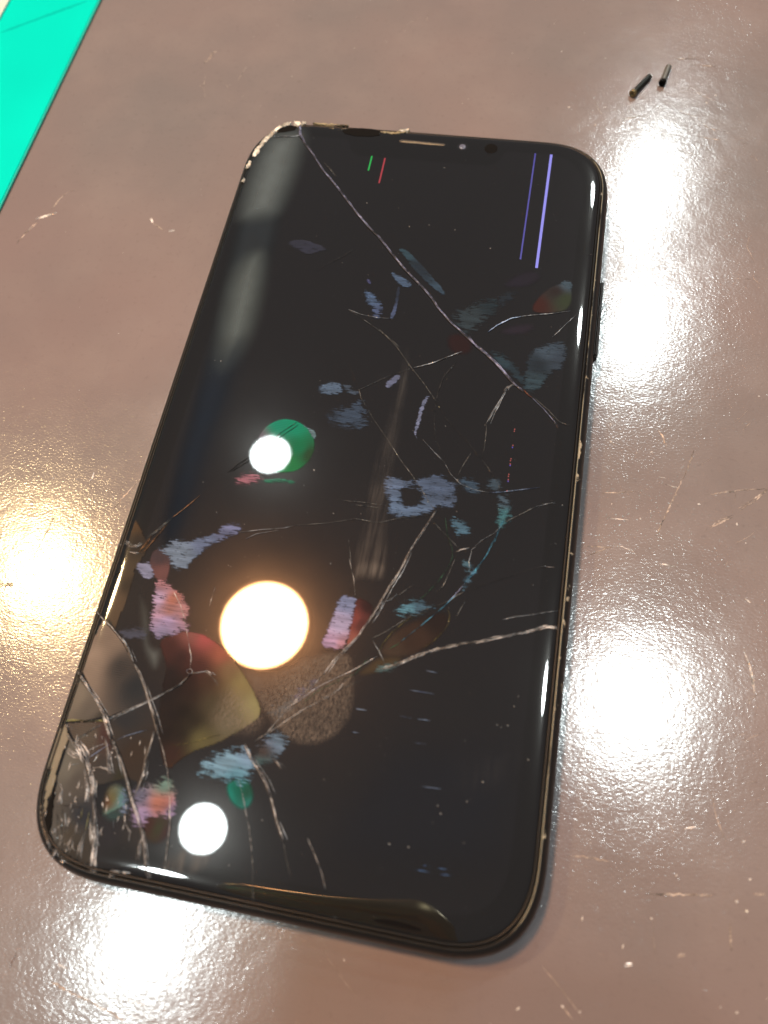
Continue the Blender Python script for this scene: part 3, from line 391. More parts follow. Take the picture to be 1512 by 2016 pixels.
def tag(o, label=None, cat=None, group=None, kind=None):
    if label: o["label"] = label
    if cat: o["category"] = cat
    if group: o["group"] = group
    if kind: o["kind"] = kind
    return o


def empty(name, loc=(0, 0, 0)):
    o = bpy.data.objects.new(name, None)
    o.location = loc
    o.empty_display_size = 0.01
    return link(o)


class Mat:
    def __init__(self, name):
        self.m = bpy.data.materials.new(name)
        self.m.use_nodes = True
        self.t = self.m.node_tree
        self.n = self.t.nodes
        self.p = self.n["Principled BSDF"]
        self.out = self.n["Material Output"]

    def new(self, kind, **kw):
        nd = self.n.new(kind)
        for k, v in kw.items():
            setattr(nd, k, v)
        return nd

    def l(self, a, b):
        self.t.links.new(a, b)

    def set(self, **kw):
        for k, v in kw.items():
            self.p.inputs[k.replace('_', ' ')].default_value = v
        return self

    def coord(self, scale=(1, 1, 1), rot=(0, 0, 0)):
        tc = self.new('ShaderNodeTexCoord')
        mp = self.new('ShaderNodeMapping')
        mp.inputs['Scale'].default_value = scale
        mp.inputs['Rotation'].default_value = rot
        self.l(tc.outputs['Object'], mp.inputs['Vector'])
        return mp.outputs['Vector']

    def noise(self, vec, scale, detail=2.0, rough=0.5, dist=0.0):
        nd = self.new('ShaderNodeTexNoise')
        nd.inputs['Scale'].default_value = scale
        nd.inputs['Detail'].default_value = detail
        nd.inputs['Roughness'].default_value = rough
        nd.inputs['Distortion'].default_value = dist
        self.l(vec, nd.inputs['Vector'])
        return nd.outputs['Fac']

    def ramp(self, fac, stops, interp='LINEAR'):
        nd = self.new('ShaderNodeValToRGB')
        cr = nd.color_ramp
        cr.interpolation = interp
        while len(cr.elements) < len(stops):
            cr.elements.new(0.5)
        for e, (pos, c) in zip(cr.elements, stops):
            e.position = pos
            e.color = (c, c, c, 1) if not isinstance(c, tuple) else (*c[:3], 1)
        self.l(fac, nd.inputs['Fac'])
        return nd.outputs['Color']

    def math(self, op, a, b=None, clamp=False):
        nd = self.new('ShaderNodeMath', operation=op)
        nd.use_clamp = clamp
        for i, v in enumerate((a, b)):
            if v is None: continue
            if isinstance(v, (int, float)): nd.inputs[i].default_value = v
            else: self.l(v, nd.inputs[i])
        return nd.outputs[0]

    def mix(self, fac, a, b, blend='MIX'):
        nd = self.new('ShaderNodeMix', data_type='RGBA', blend_type=blend)
        for sock, v in ((nd.inputs[0], fac), (nd.inputs[6], a), (nd.inputs[7], b)):
            if isinstance(v, (int, float)): sock.default_value = v
            elif isinstance(v, tuple): sock.default_value = (*v[:3], 1)
            else: self.l(v, sock)
        return nd.outputs[2]

    def bump(self, height, dist, strength=1.0, normal=None):
        nd = self.new('ShaderNodeBump')
        nd.inputs['Strength'].default_value = strength
        nd.inputs['Distance'].default_value = dist
        self.l(height, nd.inputs['Height'])
        if normal is not None: self.l(normal, nd.inputs['Normal'])
        return nd.outputs['Normal']


# ------------------------------------------------------------------ materials
def mat_table():
    M = Mat("worn_bench_top")
    v = M.coord()
    big = M.noise(v, 17.0, 3.0, 0.5)
    mid = M.noise(v, 60.0, 3.0, 0.6)
    fine = M.noise(v, 900.0, 2.0, 0.6)
    c = M.mix(M.ramp(big, [(0.30, 0.0), (0.68, 1.0)]), (0.152, 0.143, 0.144), (0.200, 0.163, 0.156))  # cloudy reflections in the bench top, painted as uneven tone
    c = M.mix(M.ramp(mid, [(0.45, 0.0), (0.8, 0.35)]), c, (0.24, 0.21, 0.20))
    c = M.mix(M.ramp(fine, [(0.25, 0.25), (0.42, 0.0)]), c, (0.10, 0.085, 0.08))
    red_reflection = M.noise(v, 9.0, 2.0, 0.5, 0.6)
    c = M.mix(M.ramp(red_reflection, [(0.50, 0.0), (0.72, 0.55)]), c, (0.180, 0.132, 0.130))  # reddish blurred reflections, painted into the base colour
    M.l(c, M.p.inputs['Base Color'])
    # hammered micro relief: short dents, slightly longer along the bench
    vs_ = M.coord((0.75, 1.25, 1), (0, 0, math.radians(-12)))
    dents = M.noise(vs_, 2300.0, 1.0, 0.5, 0.3)
    wave = M.noise(v, 330.0, 2.0, 0.5)
    pits = M.new('ShaderNodeTexVoronoi')
    pits.inputs['Scale'].default_value = 520.0
    M.l(v, pits.inputs['Vector'])
    pit = M.ramp(pits.outputs['Distance'], [(0.0, 1.0), (0.22, 0.0)])
    h = M.math('ADD', dents, M.math('MULTIPLY', wave, 0.9))
    h = M.math('ADD', h, M.math('MULTIPLY', pit, 0.35))
    soft = M.math('ADD', M.math('MULTIPLY', dents, 0.55), wave)
    M.l(M.bump(soft, 0.000030), M.p.inputs['Normal'])
    M.l(M.bump(h, 0.000042), M.p.inputs['Coat Normal'])
    M.l(M.ramp(mid, [(0.3, 0.13), (0.7, 0.17)]), M.p.inputs['Roughness'])
    M.set(IOR=1.5)
    M.p.inputs['Specular IOR Level'].default_value = 1.0
    M.l(M.ramp(M.noise(v, 35.0, 3.0, 0.6), [(0.3, 0.15), (0.7, 0.40)]), M.p.inputs['Coat Weight'])
    M.set(Coat_Roughness=0.07, Coat_IOR=1.45)
    return M.m


def mat_glass(name, base, noise_amt=0.0):
    M = Mat(name)
    M.set(Base_Color=(*base, 1), Roughness=0.015, IOR=1.52)
    gl = M.new('ShaderNodeBsdfGlossy')
    gl.inputs['Roughness'].default_value = 0.15
    gl.inputs['Color'].default_value = (0.9, 0.85, 0.8, 1)
    g2 = M.new('ShaderNodeBsdfGlossy')
    g2.inputs['Roughness'].default_value = 0.36
    v = M.coord()
    film = M.noise(v, 45.0, 3.0, 0.6)
    mx = M.new('ShaderNodeMixShader')
    M.l(M.ramp(film, [(0.3, 0.002), (0.75, 0.005)]), mx.inputs[0])
    M.l(M.p.outputs[0], mx.inputs[1])
    M.l(gl.outputs[0], mx.inputs[2])
    mx2 = M.new('ShaderNodeMixShader')
    mx2.inputs[0].default_value = 0.0006
    M.l(mx.outputs[0], mx2.inputs[1])
    M.l(g2.outputs[0], mx2.inputs[2])
    M.l(mx2.outputs[0], M.out.inputs['Surface'])
    return M.m


def mat_plain(name, base, rough=0.4, metallic=0.0, spec=0.5):
    M = Mat(name)
    M.set(Base_Color=(*base, 1), Roughness=rough, Metallic=metallic)
    M.p.inputs['Specular IOR Level'].default_value = spec
    return M.m


def mat_frame():
    M = Mat("black_anodised_worn")
    v = M.coord((1, 1, 1))
    n1 = M.noise(v, 420.0, 4.0, 0.65)
    n2 = M.noise(v, 60.0, 2.0)
    tc = M.new('ShaderNodeTexCoord')
    sep = M.new('ShaderNodeSeparateXYZ')
    M.l(tc.outputs['Object'], sep.inputs[0])
    zf = M.new('ShaderNodeMapRange')
    zf.inputs[1].default_value = 0.0058
    zf.inputs[2].default_value = 0.0076
    M.l(sep.outputs[2], zf.inputs[0])
    w = M.math('ADD', n1, M.math('MULTIPLY', n2, 0.45))
    w = M.math('ADD', w, M.math('MULTIPLY', zf.outputs[0], 0.16))
    xr = M.new('ShaderNodeMapRange')
    xr.inputs[1].default_value = 0.022
    xr.inputs[2].default_value = 0.036
    xr.inputs[3].default_value = -0.25
    xr.inputs[4].default_value = -0.02
    M.l(sep.outputs[0], xr.inputs[0])
    w = M.math('ADD', w, xr.outputs[0])
    worn = M.ramp(w, [(0.98, 0.0), (1.0, 1.0)])
    M.l(M.mix(worn, (0.005, 0.005, 0.005), (0.36, 0.33, 0.25)), M.p.inputs['Base Color'])
    M.l(M.ramp(w, [(0.5, 0.32), (0.95, 0.5)]), M.p.inputs['Roughness'])
    M.set(Metallic=0.0)
    M.p.inputs['Specular IOR Level'].default_value = 0.3
    return M.m


def mat_chamfer():
    M = Mat("bare_metal_edge")
    v = M.coord()
    n1 = M.noise(v, 150.0, 5.0, 0.7)
    n2 = M.noise(v, 40.0, 2.0)
    w = M.math('ADD', n1, M.math('MULTIPLY', n2, 0.8))
    tc = M.new('ShaderNodeTexCoord')
    sep = M.new('ShaderNodeSeparateXYZ')
    M.l(tc.outputs['Object'], sep.inputs[0])
    xr = M.new('ShaderNodeMapRange')
    xr.inputs[1].default_value = 0.030
    xr.inputs[2].default_value = 0.0372
    xr.inputs[3].default_value = -0.34
    xr.inputs[4].default_value = 0.10
    M.l(sep.outputs[0], xr.inputs[0])
    w = M.math('ADD', w, xr.outputs[0])
    M.l(M.mix(M.ramp(w, [(0.86, 0.0), (1.05, 1.0)]), (0.010, 0.010, 0.009), (0.26, 0.26, 0.20)), M.p.inputs['Base Color'])
    M.set(Roughness=0.38, Metallic=0.25)
    return M.m


def mat_crack(name, rgb, k=1.0, lo=0.35, hi=0.55, amin=0.12, amax=1.0, rough=0.2, scale=700.0):
    """A fissure: broken facets with painted glints, with breaks along its length."""
    M = Mat(name)
    v = M.coord()
    n = M.noise(v, scale, 3.0, 0.6)
    n2 = M.noise(v, 160.0, 2.0, 0.5)
    w = M.math('ADD', M.math('MULTIPLY', n, 0.6), M.math('MULTIPLY', n2, 0.4))
    a = M.ramp(w, [(lo, amin), (hi, amax)])
    M.l(a, M.p.inputs['Alpha'])
    c1 = lin3(rgb, k)
    glint = M.noise(v, 420.0, 3.0, 0.6)  # noise that paints glints along the crack as brighter and darker colour
    M.l(M.mix(M.ramp(glint, [(0.35, 0.0), (0.65, 1.0)]), tuple(x * 0.25 for x in c1), tuple(min(0.92, x * 2.1) for x in c1)), M.p.inputs['Base Color'])
    M.set(Roughness=rough, IOR=1.5)
    return M.m


def mat_patch(name, streak, fray_scale, rough, spec=0.5, rings=False):
    M = Mat(name)
    at = M.new('ShaderNodeAttribute', attribute_name='col')
    ed = M.new('ShaderNodeAttribute', attribute_name='edge')
    al = M.new('ShaderNodeAttribute', attribute_name='opac')
    if streak > 0:
        v = M.coord((0.13, 1.0, 1.0), (0, 0, math.radians(2)))
        n = M.noise(v, 4600.0, 3.0, 0.7)
        v2 = M.coord((0.5, 1.0, 1.0))
        n2 = M.noise(v2, 1300.0, 3.0, 0.65)
        w = M.math('ADD', M.math('MULTIPLY', M.math('SUBTRACT', n, 0.5), 2.3 * streak), M.math('MULTIPLY', M.math('SUBTRACT', n2, 0.5), 1.6 * streak))
        e = M.math('ADD', M.math('MULTIPLY', ed.outputs['Fac'], 0.86), w)
        e = M.ramp(e, [(0.34, 0.0), (0.62, 1.0)])
        mott = M.noise(v, 1500.0, 2.0)
        c = M.mix(M.ramp(mott, [(0.3, 0.55), (0.7, 0.0)]), at.outputs['Color'], (0.02, 0.025, 0.03))
    else:
        e = M.ramp(ed.outputs['Fac'], [(0.0, 0.0), (1.0, 1.0)], 'EASE')
        v = M.coord()
        mott = M.noise(v, 300.0, 3.0)
        c = M.mix(M.ramp(mott, [(0.3, 0.18), (0.7, 0.0)]), at.outputs['Color'], (0.02, 0.018, 0.016))
    # fine rows of the display grid showing through
    wv = M.new('ShaderNodeTexWave', wave_type='BANDS', bands_direction='Y')
    wv.inputs['Scale'].default_value = 900.0
    M.l(M.coord(), wv.inputs['Vector'])
    c = M.mix(M.math('MULTIPLY', wv.outputs['Fac'], 0.16), c, (0.0, 0.0, 0.0))
    M.l(c, M.p.inputs['Base Color'])
    M.l(M.math('MULTIPLY', e, al.outputs['Fac'], True), M.p.inputs['Alpha'])
    M.set(Roughness=rough, IOR=1.52)
    M.p.inputs['Specular IOR Level'].default_value = spec
    return M.m


def mat_grease(name, kind):
    M = Mat(name)
    ed = M.new('ShaderNodeAttribute', attribute_name='edge')
    al = M.new('ShaderNodeAttribute', attribute_name='opac')
    if kind == 'print':
        v = M.coord((1.0, 0.45, 1.0), (0, 0, math.radians(-38)))
        n = M.noise(v, 3300.0, 3.0, 0.7, 0.3)
        n2 = M.noise(M.coord(), 150.0, 2.0)
        tex = M.math('MULTIPLY', M.ramp(n, [(0.40, 0.12), (0.66, 1.0)]), M.ramp(n2, [(0.3, 0.55), (0.7, 1.0)]))
        M.set(Base_Color=(0.115, 0.105, 0.09, 1))
    else:
        v = M.coord((1.0, 0.06, 1.0), (0, 0, math.radians(4)))
        n = M.noise(v, 1500.0, 3.0, 0.6)
        n2 = M.noise(M.coord(), 120.0, 3.0)
        tex = M.math('MULTIPLY', M.ramp(n, [(0.38, 0.1), (0.7, 1.0)]), M.ramp(n2, [(0.35, 0.1), (0.7, 1.0)]))
        M.set(Base_Color=(0.075, 0.085, 0.09, 1))
    e = M.ramp(ed.outputs['Fac'], [(0.0, 0.0), (1.0, 1.0)], 'EASE')
    a = M.math('MULTIPLY', M.math('MULTIPLY', e, tex), al.outputs['Fac'], True)
    M.l(a, M.p.inputs['Alpha'])
    M.set(Roughness=0.45)
    return M.m


def mat_emit(name, rgb, s):
    M = Mat(name)
    M.set(Base_Color=(0, 0, 0, 1), Roughness=0.3)
    M.p.inputs['Emission Color'].default_value = (*rgb, 1)
    M.p.inputs['Emission Strength'].default_value = s
    return M.m


T = mat_table()
GLASS = mat_glass("black_cover_glass", (0.0066, 0.0066, 0.0074))
PANEL = mat_glass("dark_display", (0.0080, 0.0082, 0.0098))
FRAME = mat_frame()
CHAMFER = mat_chamfer()
GASKET = mat_plain("grey_brown_gasket", (0.007, 0.0075, 0.0075), 0.35, 0.0, 0.16)
BLACK = mat_plain("matte_black", (0.003, 0.003, 0.003), 0.8, 0.0, 0.12)
FROST = mat_crack("crushed_glass", (232, 218, 185), 1.0, 0.25, 0.5, 0.75, 1.0, 0.4, 900.0)
CRACK = {
    'white': mat_crack("fissure_white", (232, 226, 236), 1.3, 0.3, 0.5, 0.45, 1.0),
    'bright': mat_crack("fissure_bright", (236, 234, 232), 1.35, 0.36, 0.56, 0.14, 1.0),
    'beige': mat_crack("fissure_beige", (202, 196, 182), 1.25, 0.36, 0.58, 0.10, 1.0),
    'grey': mat_crack("fissure_grey", (165, 166, 165), 1.1, 0.34, 0.58, 0.20, 1.0),
    'faint': mat_crack("fissure_faint", (122, 118, 110), 1.0, 0.34, 0.60, 0.20, 0.9),
    'vfaint': mat_crack("fissure_very_faint", (80, 75, 70), 0.7, 0.32, 0.62, 0.12, 0.7),
    'violet': mat_crack("fissure_violet", (166, 164, 188), 1.0, 0.34, 0.58, 0.18, 1.0),
    'blue': mat_crack("fissure_blue", (140, 156, 210), 1.2, 0.28, 0.55, 0.40, 1.0),
    'bluedash': mat_crack("fissure_blue_dash", (110, 150, 220), 0.9, 0.44, 0.50, 0.0, 1.0),
    'teal': mat_crack("fissure_teal", (95, 170, 195), 0.85, 0.34, 0.56, 0.15, 1.0),
    'green': mat_crack("fissure_green", (80, 135, 95), 0.8, 0.32, 0.58, 0.2, 0.9),
    'olive': mat_crack("fissure_olive", (125, 112, 65), 0.8, 0.32, 0.58, 0.25, 0.9),
    'olivebright': mat_crack("fissure_olive_bright", (200, 188, 125), 0.9, 0.34, 0.56, 0.1, 1.0),
    'orange_glint': mat_crack("fissure_glint", (255, 150, 105), 1.0, 0.2, 0.4, 0.7, 1.0),
    'orangebrown': mat_crack("fissure_bronze", (165, 118, 78), 0.85, 0.32, 0.58, 0.2, 0.95),
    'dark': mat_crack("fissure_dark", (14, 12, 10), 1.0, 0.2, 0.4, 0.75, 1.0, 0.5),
}
PATCHM = {
    'film': mat_patch("delaminated_film", 1.0, 1.0, 0.03),
    'bubble': mat_patch("interference_bubble", 0.0, 1.0, 0.02),
    'sheen': mat_patch("painted_reflection", 0.0, 1.0, 0.02),  # soft grey reflections on the screen, painted as coloured patches
    'shard': mat_patch("loose_glass", 0.0, 1.0, 0.05),  # beige reflections in the shards are painted into their vertex colours
}
GREASEM = {'print': mat_grease("finger_grease", 'print'), 'smear': mat_grease("wiped_grease", 'smear')}
SCR = {
    'lite': mat_crack("table_scratch_pale", (205, 180, 158), 0.9, 0.34, 0.6, 0.15, 0.85, 0.35, 1200.0),
    'brightscr': mat_crack("table_scratch_bright", (250, 240, 225), 1.0, 0.3, 0.52, 0.25, 1.0, 0.2, 1200.0),
    'darkscr': mat_crack("table_scratch_dark", (105, 72, 60), 0.8, 0.3, 0.52, 0.2, 0.9, 0.5, 1200.0),
}
CRUMB = mat_plain("pale_crumb", (0.50, 0.50, 0.50), 0.25)

# ------------------------------------------------------------------ the bench top
bm = bmesh.new()
bmesh.ops.create_cube(bm, size=1.0, matrix=Matrix.Translation((0, 0.1, -0.015)) @ Matrix.Diagonal((1.3, 1.3, 0.03, 1)))
bmesh.ops.bevel(bm, geom=bm.edges[:], offset=0.003, segments=2, affect='EDGES')
me = bpy.data.meshes.new("bench_top")
bm.to_mesh(me)
bm.free()
me.materials.append(T)
bench = link(bpy.data.objects.new("bench_top", me))
tag(bench, kind='structure')


def ribbon(pts, width, jitter, strands, z, h, step, surf=None, taper=True, wscale=1.0):
    """Jagged ridge along a polyline (mm). Returns verts, faces in metres."""
    verts, faces = [], []
    P = np.array(pts, float)
    seg = np.linalg.norm(np.diff(P, axis=0), axis=1)
    s = np.concatenate([[0], np.cumsum(seg)])
    n = max(3, int(s[-1] / step) + 1)
    tt = np.linspace(0, s[-1], n)
    for k in range(strands):
        x = np.interp(tt, s, P[:, 0])
        y = np.interp(tt, s, P[:, 1])
        tx, ty = np.gradient(x), np.gradient(y)
        ln = np.hypot(tx, ty) + 1e-9
        nx, ny = -ty / ln, tx / ln
        off = nrng.normal(0, jitter, n)
        if strands > 1:
            slow = np.interp(np.arange(n), np.arange(0, n + 6, 6), nrng.normal(0, 1, len(np.arange(0, n + 6, 6))))
            off = off * 0.6 + slow * jitter * 0.8 + (k - (strands - 1) / 2) * width * 0.55
        x, y = x + nx * off, y + ny * off
        knots = np.arange(0, n + 5, 5)
        wob = np.interp(np.arange(n), knots, nrng.random(len(knots)))
        w = width * wscale * (0.55 if strands > 1 else 1.0) * (0.35 + 0.8 * wob + nrng.random(n) * 0.35)
        if taper:
            ends = np.minimum(np.arange(n), np.arange(n)[::-1]) / max(1, min(6, n // 2))
            w = w * np.clip(0.25 + ends, 0.25, 1.0)
        hh = h * (0.3 + nrng.random(n) * 1.2)
        side = nrng.normal(0, 0.3, n) * w
        b = len(verts)
        for i in range(n):
            for f, dz in ((-0.5, 0.0), (0.0, hh[i]), (0.5, 0.0)):
                o = w[i] * f + (side[i] if f == 0 else 0)
                px, py = x[i] + nx[i] * o, y[i] + ny[i] * o
                zz = (surf(px, py) if surf else 0.0) + z + dz
                verts.append((px * MM, py * MM, zz * MM))
        for i in range(n - 1):
            a = b + i * 3
            faces += [(a, a + 1, a + 4, a + 3), (a + 1, a + 2, a + 5, a + 4)]
    return verts, faces


for mname, w, P in SCRATCHES:
    v, f = ribbon(P, w, 0.06, 2 if w > 0.3 else 1, 0.02, 0.05, 0.4)
    mesh_obj("scratch", v, f, SCR[mname], bench)


sv, sf = [], []
for k in range(34):
    cx_, cy_ = rng.uniform(-115, 85), rng.uniform(-98, 140)
    base = rng.uniform(0, math.pi)
    for q in range(rng.randint(2, 7)):
        x_, y_ = cx_ + rng.gauss(0, 5), cy_ + rng.gauss(0, 5)
        L_, a_ = rng.choice((1.2, 2.0, 3.0, 5.0, 8.0)), base + rng.gauss(0, 0.25)
        bend = rng.gauss(0, 0.08) * L_
        if abs(x_) < 41 and abs(y_) < 80 or x_ < -93: continue
        P_ = [(x_, y_), (x_ + L_ / 2 * math.cos(a_) - bend * math.sin(a_), y_ + L_ / 2 * math.sin(a_) + bend * math.cos(a_)), (x_ + L_ * math.cos(a_), y_ + L_ * math.sin(a_))]
        v, f = ribbon(P_, rng.choice((.06, .08, .10, .14)), 0.02, 1, 0.02, 0.03, 0.4)
        b0 = len(sv)
        sv += v
        sf += [tuple(b0 + i_ for i_ in q_) for q_ in f]
tag(mesh_obj("hairline_scratches", sv, sf, SCR['lite'], bench), kind='stuff')


def crumb_mesh(pts, seed):
    r = random.Random(seed)
    verts, faces = [], []
    for x, y, z, s in pts:
        b = len(verts)
        sx, sy, sz = s * r.uniform(.6, 1.5), s * r.uniform(.5, 1.0), s * r.uniform(.4, .8)
        a = r.uniform(0, 6.28)
        ca, sa = math.cos(a), math.sin(a)
        for dx, dy, dz in ((1, 0, .3), (-1, 0.1, .35), (0.1, 1, .3), (-.1, -1, .3), (0.15, -.1, 1.0), (0, 0, -.05)):
            dx, dy = dx * sx * r.uniform(.7, 1.2), dy * sy * r.uniform(.7, 1.2)
            verts.append(((x + dx * ca - dy * sa) * MM, (y + dx * sa + dy * ca) * MM, (z + dz * sz) * MM))
        for q in ((0, 2, 4), (2, 1, 4), (1, 3, 4), (3, 0, 4), (2, 0, 5), (1, 2, 5), (3, 1, 5), (0, 3, 5)):
            faces.append(tuple(b + i for i in q))
    return verts, faces


grit = [(x, y, 0.0, r) for x, y, r in CRUMBS]
for i in range(300):
    x, y = rng.uniform(-125, 90), rng.uniform(-100, 150)
    if abs(x) < 39 and abs(y) < 77 or x < -92: continue
    grit.append((x, y, 0.0, rng.choice((.05, .06, .07, .09, .12, .17))))
v, f = crumb_mesh(grit, 3)
g = mesh_obj("grit", v, f, CRUMB)
tag(g, "pale dust and grit scattered over the brown bench top", "dust", kind='stuff')

# ------------------------------------------------------------------ green repair mat and the paper on it
MATM = Mat("green_silicone")
vv = MATM.coord()
MATM.l(MATM.mix(MATM.ramp(MATM.noise(vv, 25.0, 2.0), [(0.3, 0.0), (0.7, 1.0)]), (0.0, 0.56, 0.48), (0.0, 0.63, 0.53)), MATM.p.inputs['Base Color'])
MATM.l(MATM.bump(MATM.noise(vv, 1500.0, 2.0), 0.00001), MATM.p.inputs['Normal'])
MATM.set(Roughness=0.5)
MATM.p.inputs['Specular IOR Level'].default_value = 0.02
mat_root = empty("repair_mat", (-0.20, 0.10, 0.0))
tag(mat_root, "bright turquoise green rubber repair mat lying flat on the bench beside the phone", "mat")


def slab(name, x0, x1, y0, y1, z0, z1, mat, parent, bev=0.0003):
    b = bmesh.new()
    bmesh.ops.create_cube(b, size=1.0, matrix=Matrix.Translation(((x0 + x1) / 2, (y0 + y1) / 2, (z0 + z1) / 2)) @ Matrix.Diagonal((x1 - x0, y1 - y0, z1 - z0, 1)))
    if bev:
        bmesh.ops.bevel(b, geom=b.edges[:], offset=bev, segments=2, affect='EDGES')
    m_ = bpy.data.meshes.new(name)
    b.to_mesh(m_)
    b.free()
    m_.materials.append(mat)
    o = link(bpy.data.objects.new(name, m_), parent)
    return o


sheet = slab("mat_sheet", -0.24, 0.1057, -0.17, 0.16, 0.0001, 0.0007, MATM.m, mat_root, 0.0002)
rim = slab("mat_rim", 0.1057, 0.1060, -0.17, 0.16, 0.0001, 0.00064, mat_plain("mat_rim_pale", (0.06, 0.52, 0.43), 0.5, 0.0, 0.05), mat_root, 0.0001)
sv, sf = ribbon([(-97.3 + 200, 20.5), (-106 + 200, 14.3), (-116.3 + 200, 6.7)], 0.9, 0.03, 1, 0.71, 0.02, 0.8)
mesh_obj("mat_seam", sv, sf, mat_plain("mat_seam_shade", (0.0, 0.44, 0.385), 0.6, 0.0, 0.02), mat_root)
paper = slab("paper_sheet", -0.30, -0.1184, 0.06, 0.24, 0.0008, 0.0012, mat_plain("cream_paper", (0.52, 0.62, 0.58), 0.6), None, 0)
tag(paper, "cream paper sheet lying on the turquoise green mat", "paper")

# ------------------------------------------------------------------ the two small screws
SCREWM = mat_plain("black_screw_steel", (0.030, 0.036, 0.034), 0.35, 0.6)
SCREWG = mat_plain("grey_screw_steel", (0.16, 0.17, 0.16), 0.4, 0.5)
BRASS = mat_plain("brass_screw_head", (0.16, 0.13, 0.06), 0.35, 0.6)


def lathe(name, prof, mat, parent, seg=20):
    verts, faces = [], []
    for (r, z) in prof:
        for k in range(seg):
            a = 2 * math.pi * k / seg
            verts.append((r * MM * math.cos(a), r * MM * math.sin(a), z * MM))
    for i in range(len(prof) - 1):
        for k in range(seg):
            faces.append((i * seg + k, i * seg + (k + 1) % seg, (i + 1) * seg + (k + 1) % seg, (i + 1) * seg + k))
    return mesh_obj(name, verts, faces, mat, parent, True)


def make_screw(label, head, tip, head_mat, shaft_mat, group):
    a, b = Vector(head), Vector(tip)
    L = (b - a).length
    root = empty("screw", (a.x * MM, a.y * MM, 0.85 * MM))
    ang = math.atan2(b.y - a.y, b.x - a.x)
    root.rotation_euler = (0, math.radians(90 + 2.2), ang)
    tag(root, label, "screw", group)
    lathe("screw_head", [(0.0, 0.25), (0.32, 0.25), (0.36, 0.0), (0.72, 0.0), (0.84, 0.14), (0.84, 0.72), (0.5, 0.95), (0.0, 0.95)], head_mat, root)
    prof = [(0.0, 0.9), (0.56, 0.9)]
    z = 1.1
    while z < L - 0.6:
        prof += [(0.50, z), (0.64, z + 0.16)]
        z += 0.32
    prof += [(0.46, L - 0.4), (0.30, L), (0.0, L)]
    lathe("screw_thread", prof, shaft_mat, root)
    return root


make_screw("tiny black screw with brassy head lying slanted beside the grey screw", (42.4, 99.4), (46.2, 106.2), BRASS, SCREWM, None)
make_screw("tiny screw with grey shank and black socket end on bare bench", (48.8, 103.4), (50.2, 109.8), BLACK, SCREWG, None)

# ------------------------------------------------------------------ the phone
W2, H2, CA, CN = 38.65, 76.25, 15.6, 2.7
PROFILE = [(5.4, 8.3), (4.8, 8.299), (4.3, 8.296), (3.9, 8.289), (3.5, 8.277), (3.2, 8.262), (2.9, 8.242), (2.7, 8.22), (2.55, 8.19), (2.42, 8.14), (2.32, 8.05), (2.26, 7.92), (2.24, 7.6)]


def inset(x, y):
    ax, ay = abs(x), abs(y)
    u, w = (ax - (W2 - CA)) / CA, (ay - (H2 - CA)) / CA
    if u > 0 and w > 0:
        return CA * (1 - (u ** CN + w ** CN) ** (1 / CN))
    return min(W2 - ax, H2 - ay)


PD = np.array([p_[0] for p_ in PROFILE][::-1])
PZ = np.array([p_[1] for p_ in PROFILE][::-1])


def glass_z(x, y):
    d = inset(x, y)
    if d < 1.8: return 7.9
    return float(np.interp(d, PD, PZ))


def ring(d, nc=18, ns=26):
    """Outline of the body inset by d, mm, as a list of points."""
    a = CA - d
    w, h = W2 - d, H2 - d
    corner = []
    for k in range(nc + 1):
        t = (math.pi / 2) * k / nc
        corner.append((a * max(0.0, math.cos(t)) ** (2 / CN), a * max(0.0, math.sin(t)) ** (2 / CN)))
    pts = []
    cx, cy = W2 - CA, H2 - CA
    quads = [(1, 1, corner), (-1, 1, corner[::-1]), (-1, -1, corner), (1, -1, corner[::-1])]
    for i, (sx, sy, cc) in enumerate(quads):
        arc = [(sx * (cx + px), sy * (cy + py)) for px, py in cc]
        pts += arc
        nsx, nsy, ncc = quads[(i + 1) % 4]
        nxt = (nsx * (cx + ncc[0][0]), nsy * (cy + ncc[0][1]))
        p0 = arc[-1]
        for k in range(1, ns):
            t = k / ns
            pts.append((p0[0] + (nxt[0] - p0[0]) * t, p0[1] + (nxt[1] - p0[1]) * t))
    return pts


def sweep(name, prof, mat, parent, cap_first=False, cap_last=False, rough=None, smooth=True):
    verts, faces = [], []
    n = None
    for d, z in prof:
        pts = ring(d)
        n = len(pts)
        for (x, y) in pts:
            if rough: x, y, z_ = rough(x, y, z)
            else: z_ = z
            verts.append((x * MM, y * MM, z_ * MM))
    for i in range(len(prof) - 1):
        for k in range(n):
            a, b = i * n + k, i * n + (k + 1) % n
            faces.append((a, b, b + n, a + n))
    if cap_first: faces.append(tuple(range(n))[::-1])
    if cap_last: faces.append(tuple(range((len(prof) - 1) * n, len(prof) * n)))
    return mesh_obj(name, verts, faces, mat, parent, smooth)


phone = empty("smartphone", (0, 0, 0))
tag(phone, "black smartphone with shattered dark screen lying face up on the bench", "phone")
sweep("frame_band", [(1.50, 7.45), (1.32, 7.50), (1.10, 7.38), (0.80, 7.05), (0.50, 6.55), (0.24, 5.9), (0.06, 5.0), (0.0, 4.2), (0.05, 3.3), (0.24, 2.4), (0.60, 1.5), (1.2, 0.75), (2.1, 0.30), (3.2, 0.12)], FRAME, phone)
sweep("back_cover", [(3.2, 0.12), (3.8, 0.05)], BLACK, phone, cap_last=True)
sweep("worn_edge", [(1.54, 7.46), (1.52, 7.56), (1.47, 7.60), (1.42, 7.58), (1.38, 7.50)], CHAMFER, phone)
sweep("screen_gasket", [(2.24, 7.60), (2.22, 7.84), (2.13, 7.94), (1.98, 7.96), (1.86, 7.92), (1.77, 7.80), (1.74, 7.40)], GASKET, phone)
sweep("frame_groove", [(1.78, 7.42), (1.46, 7.42)], BLACK, phone)
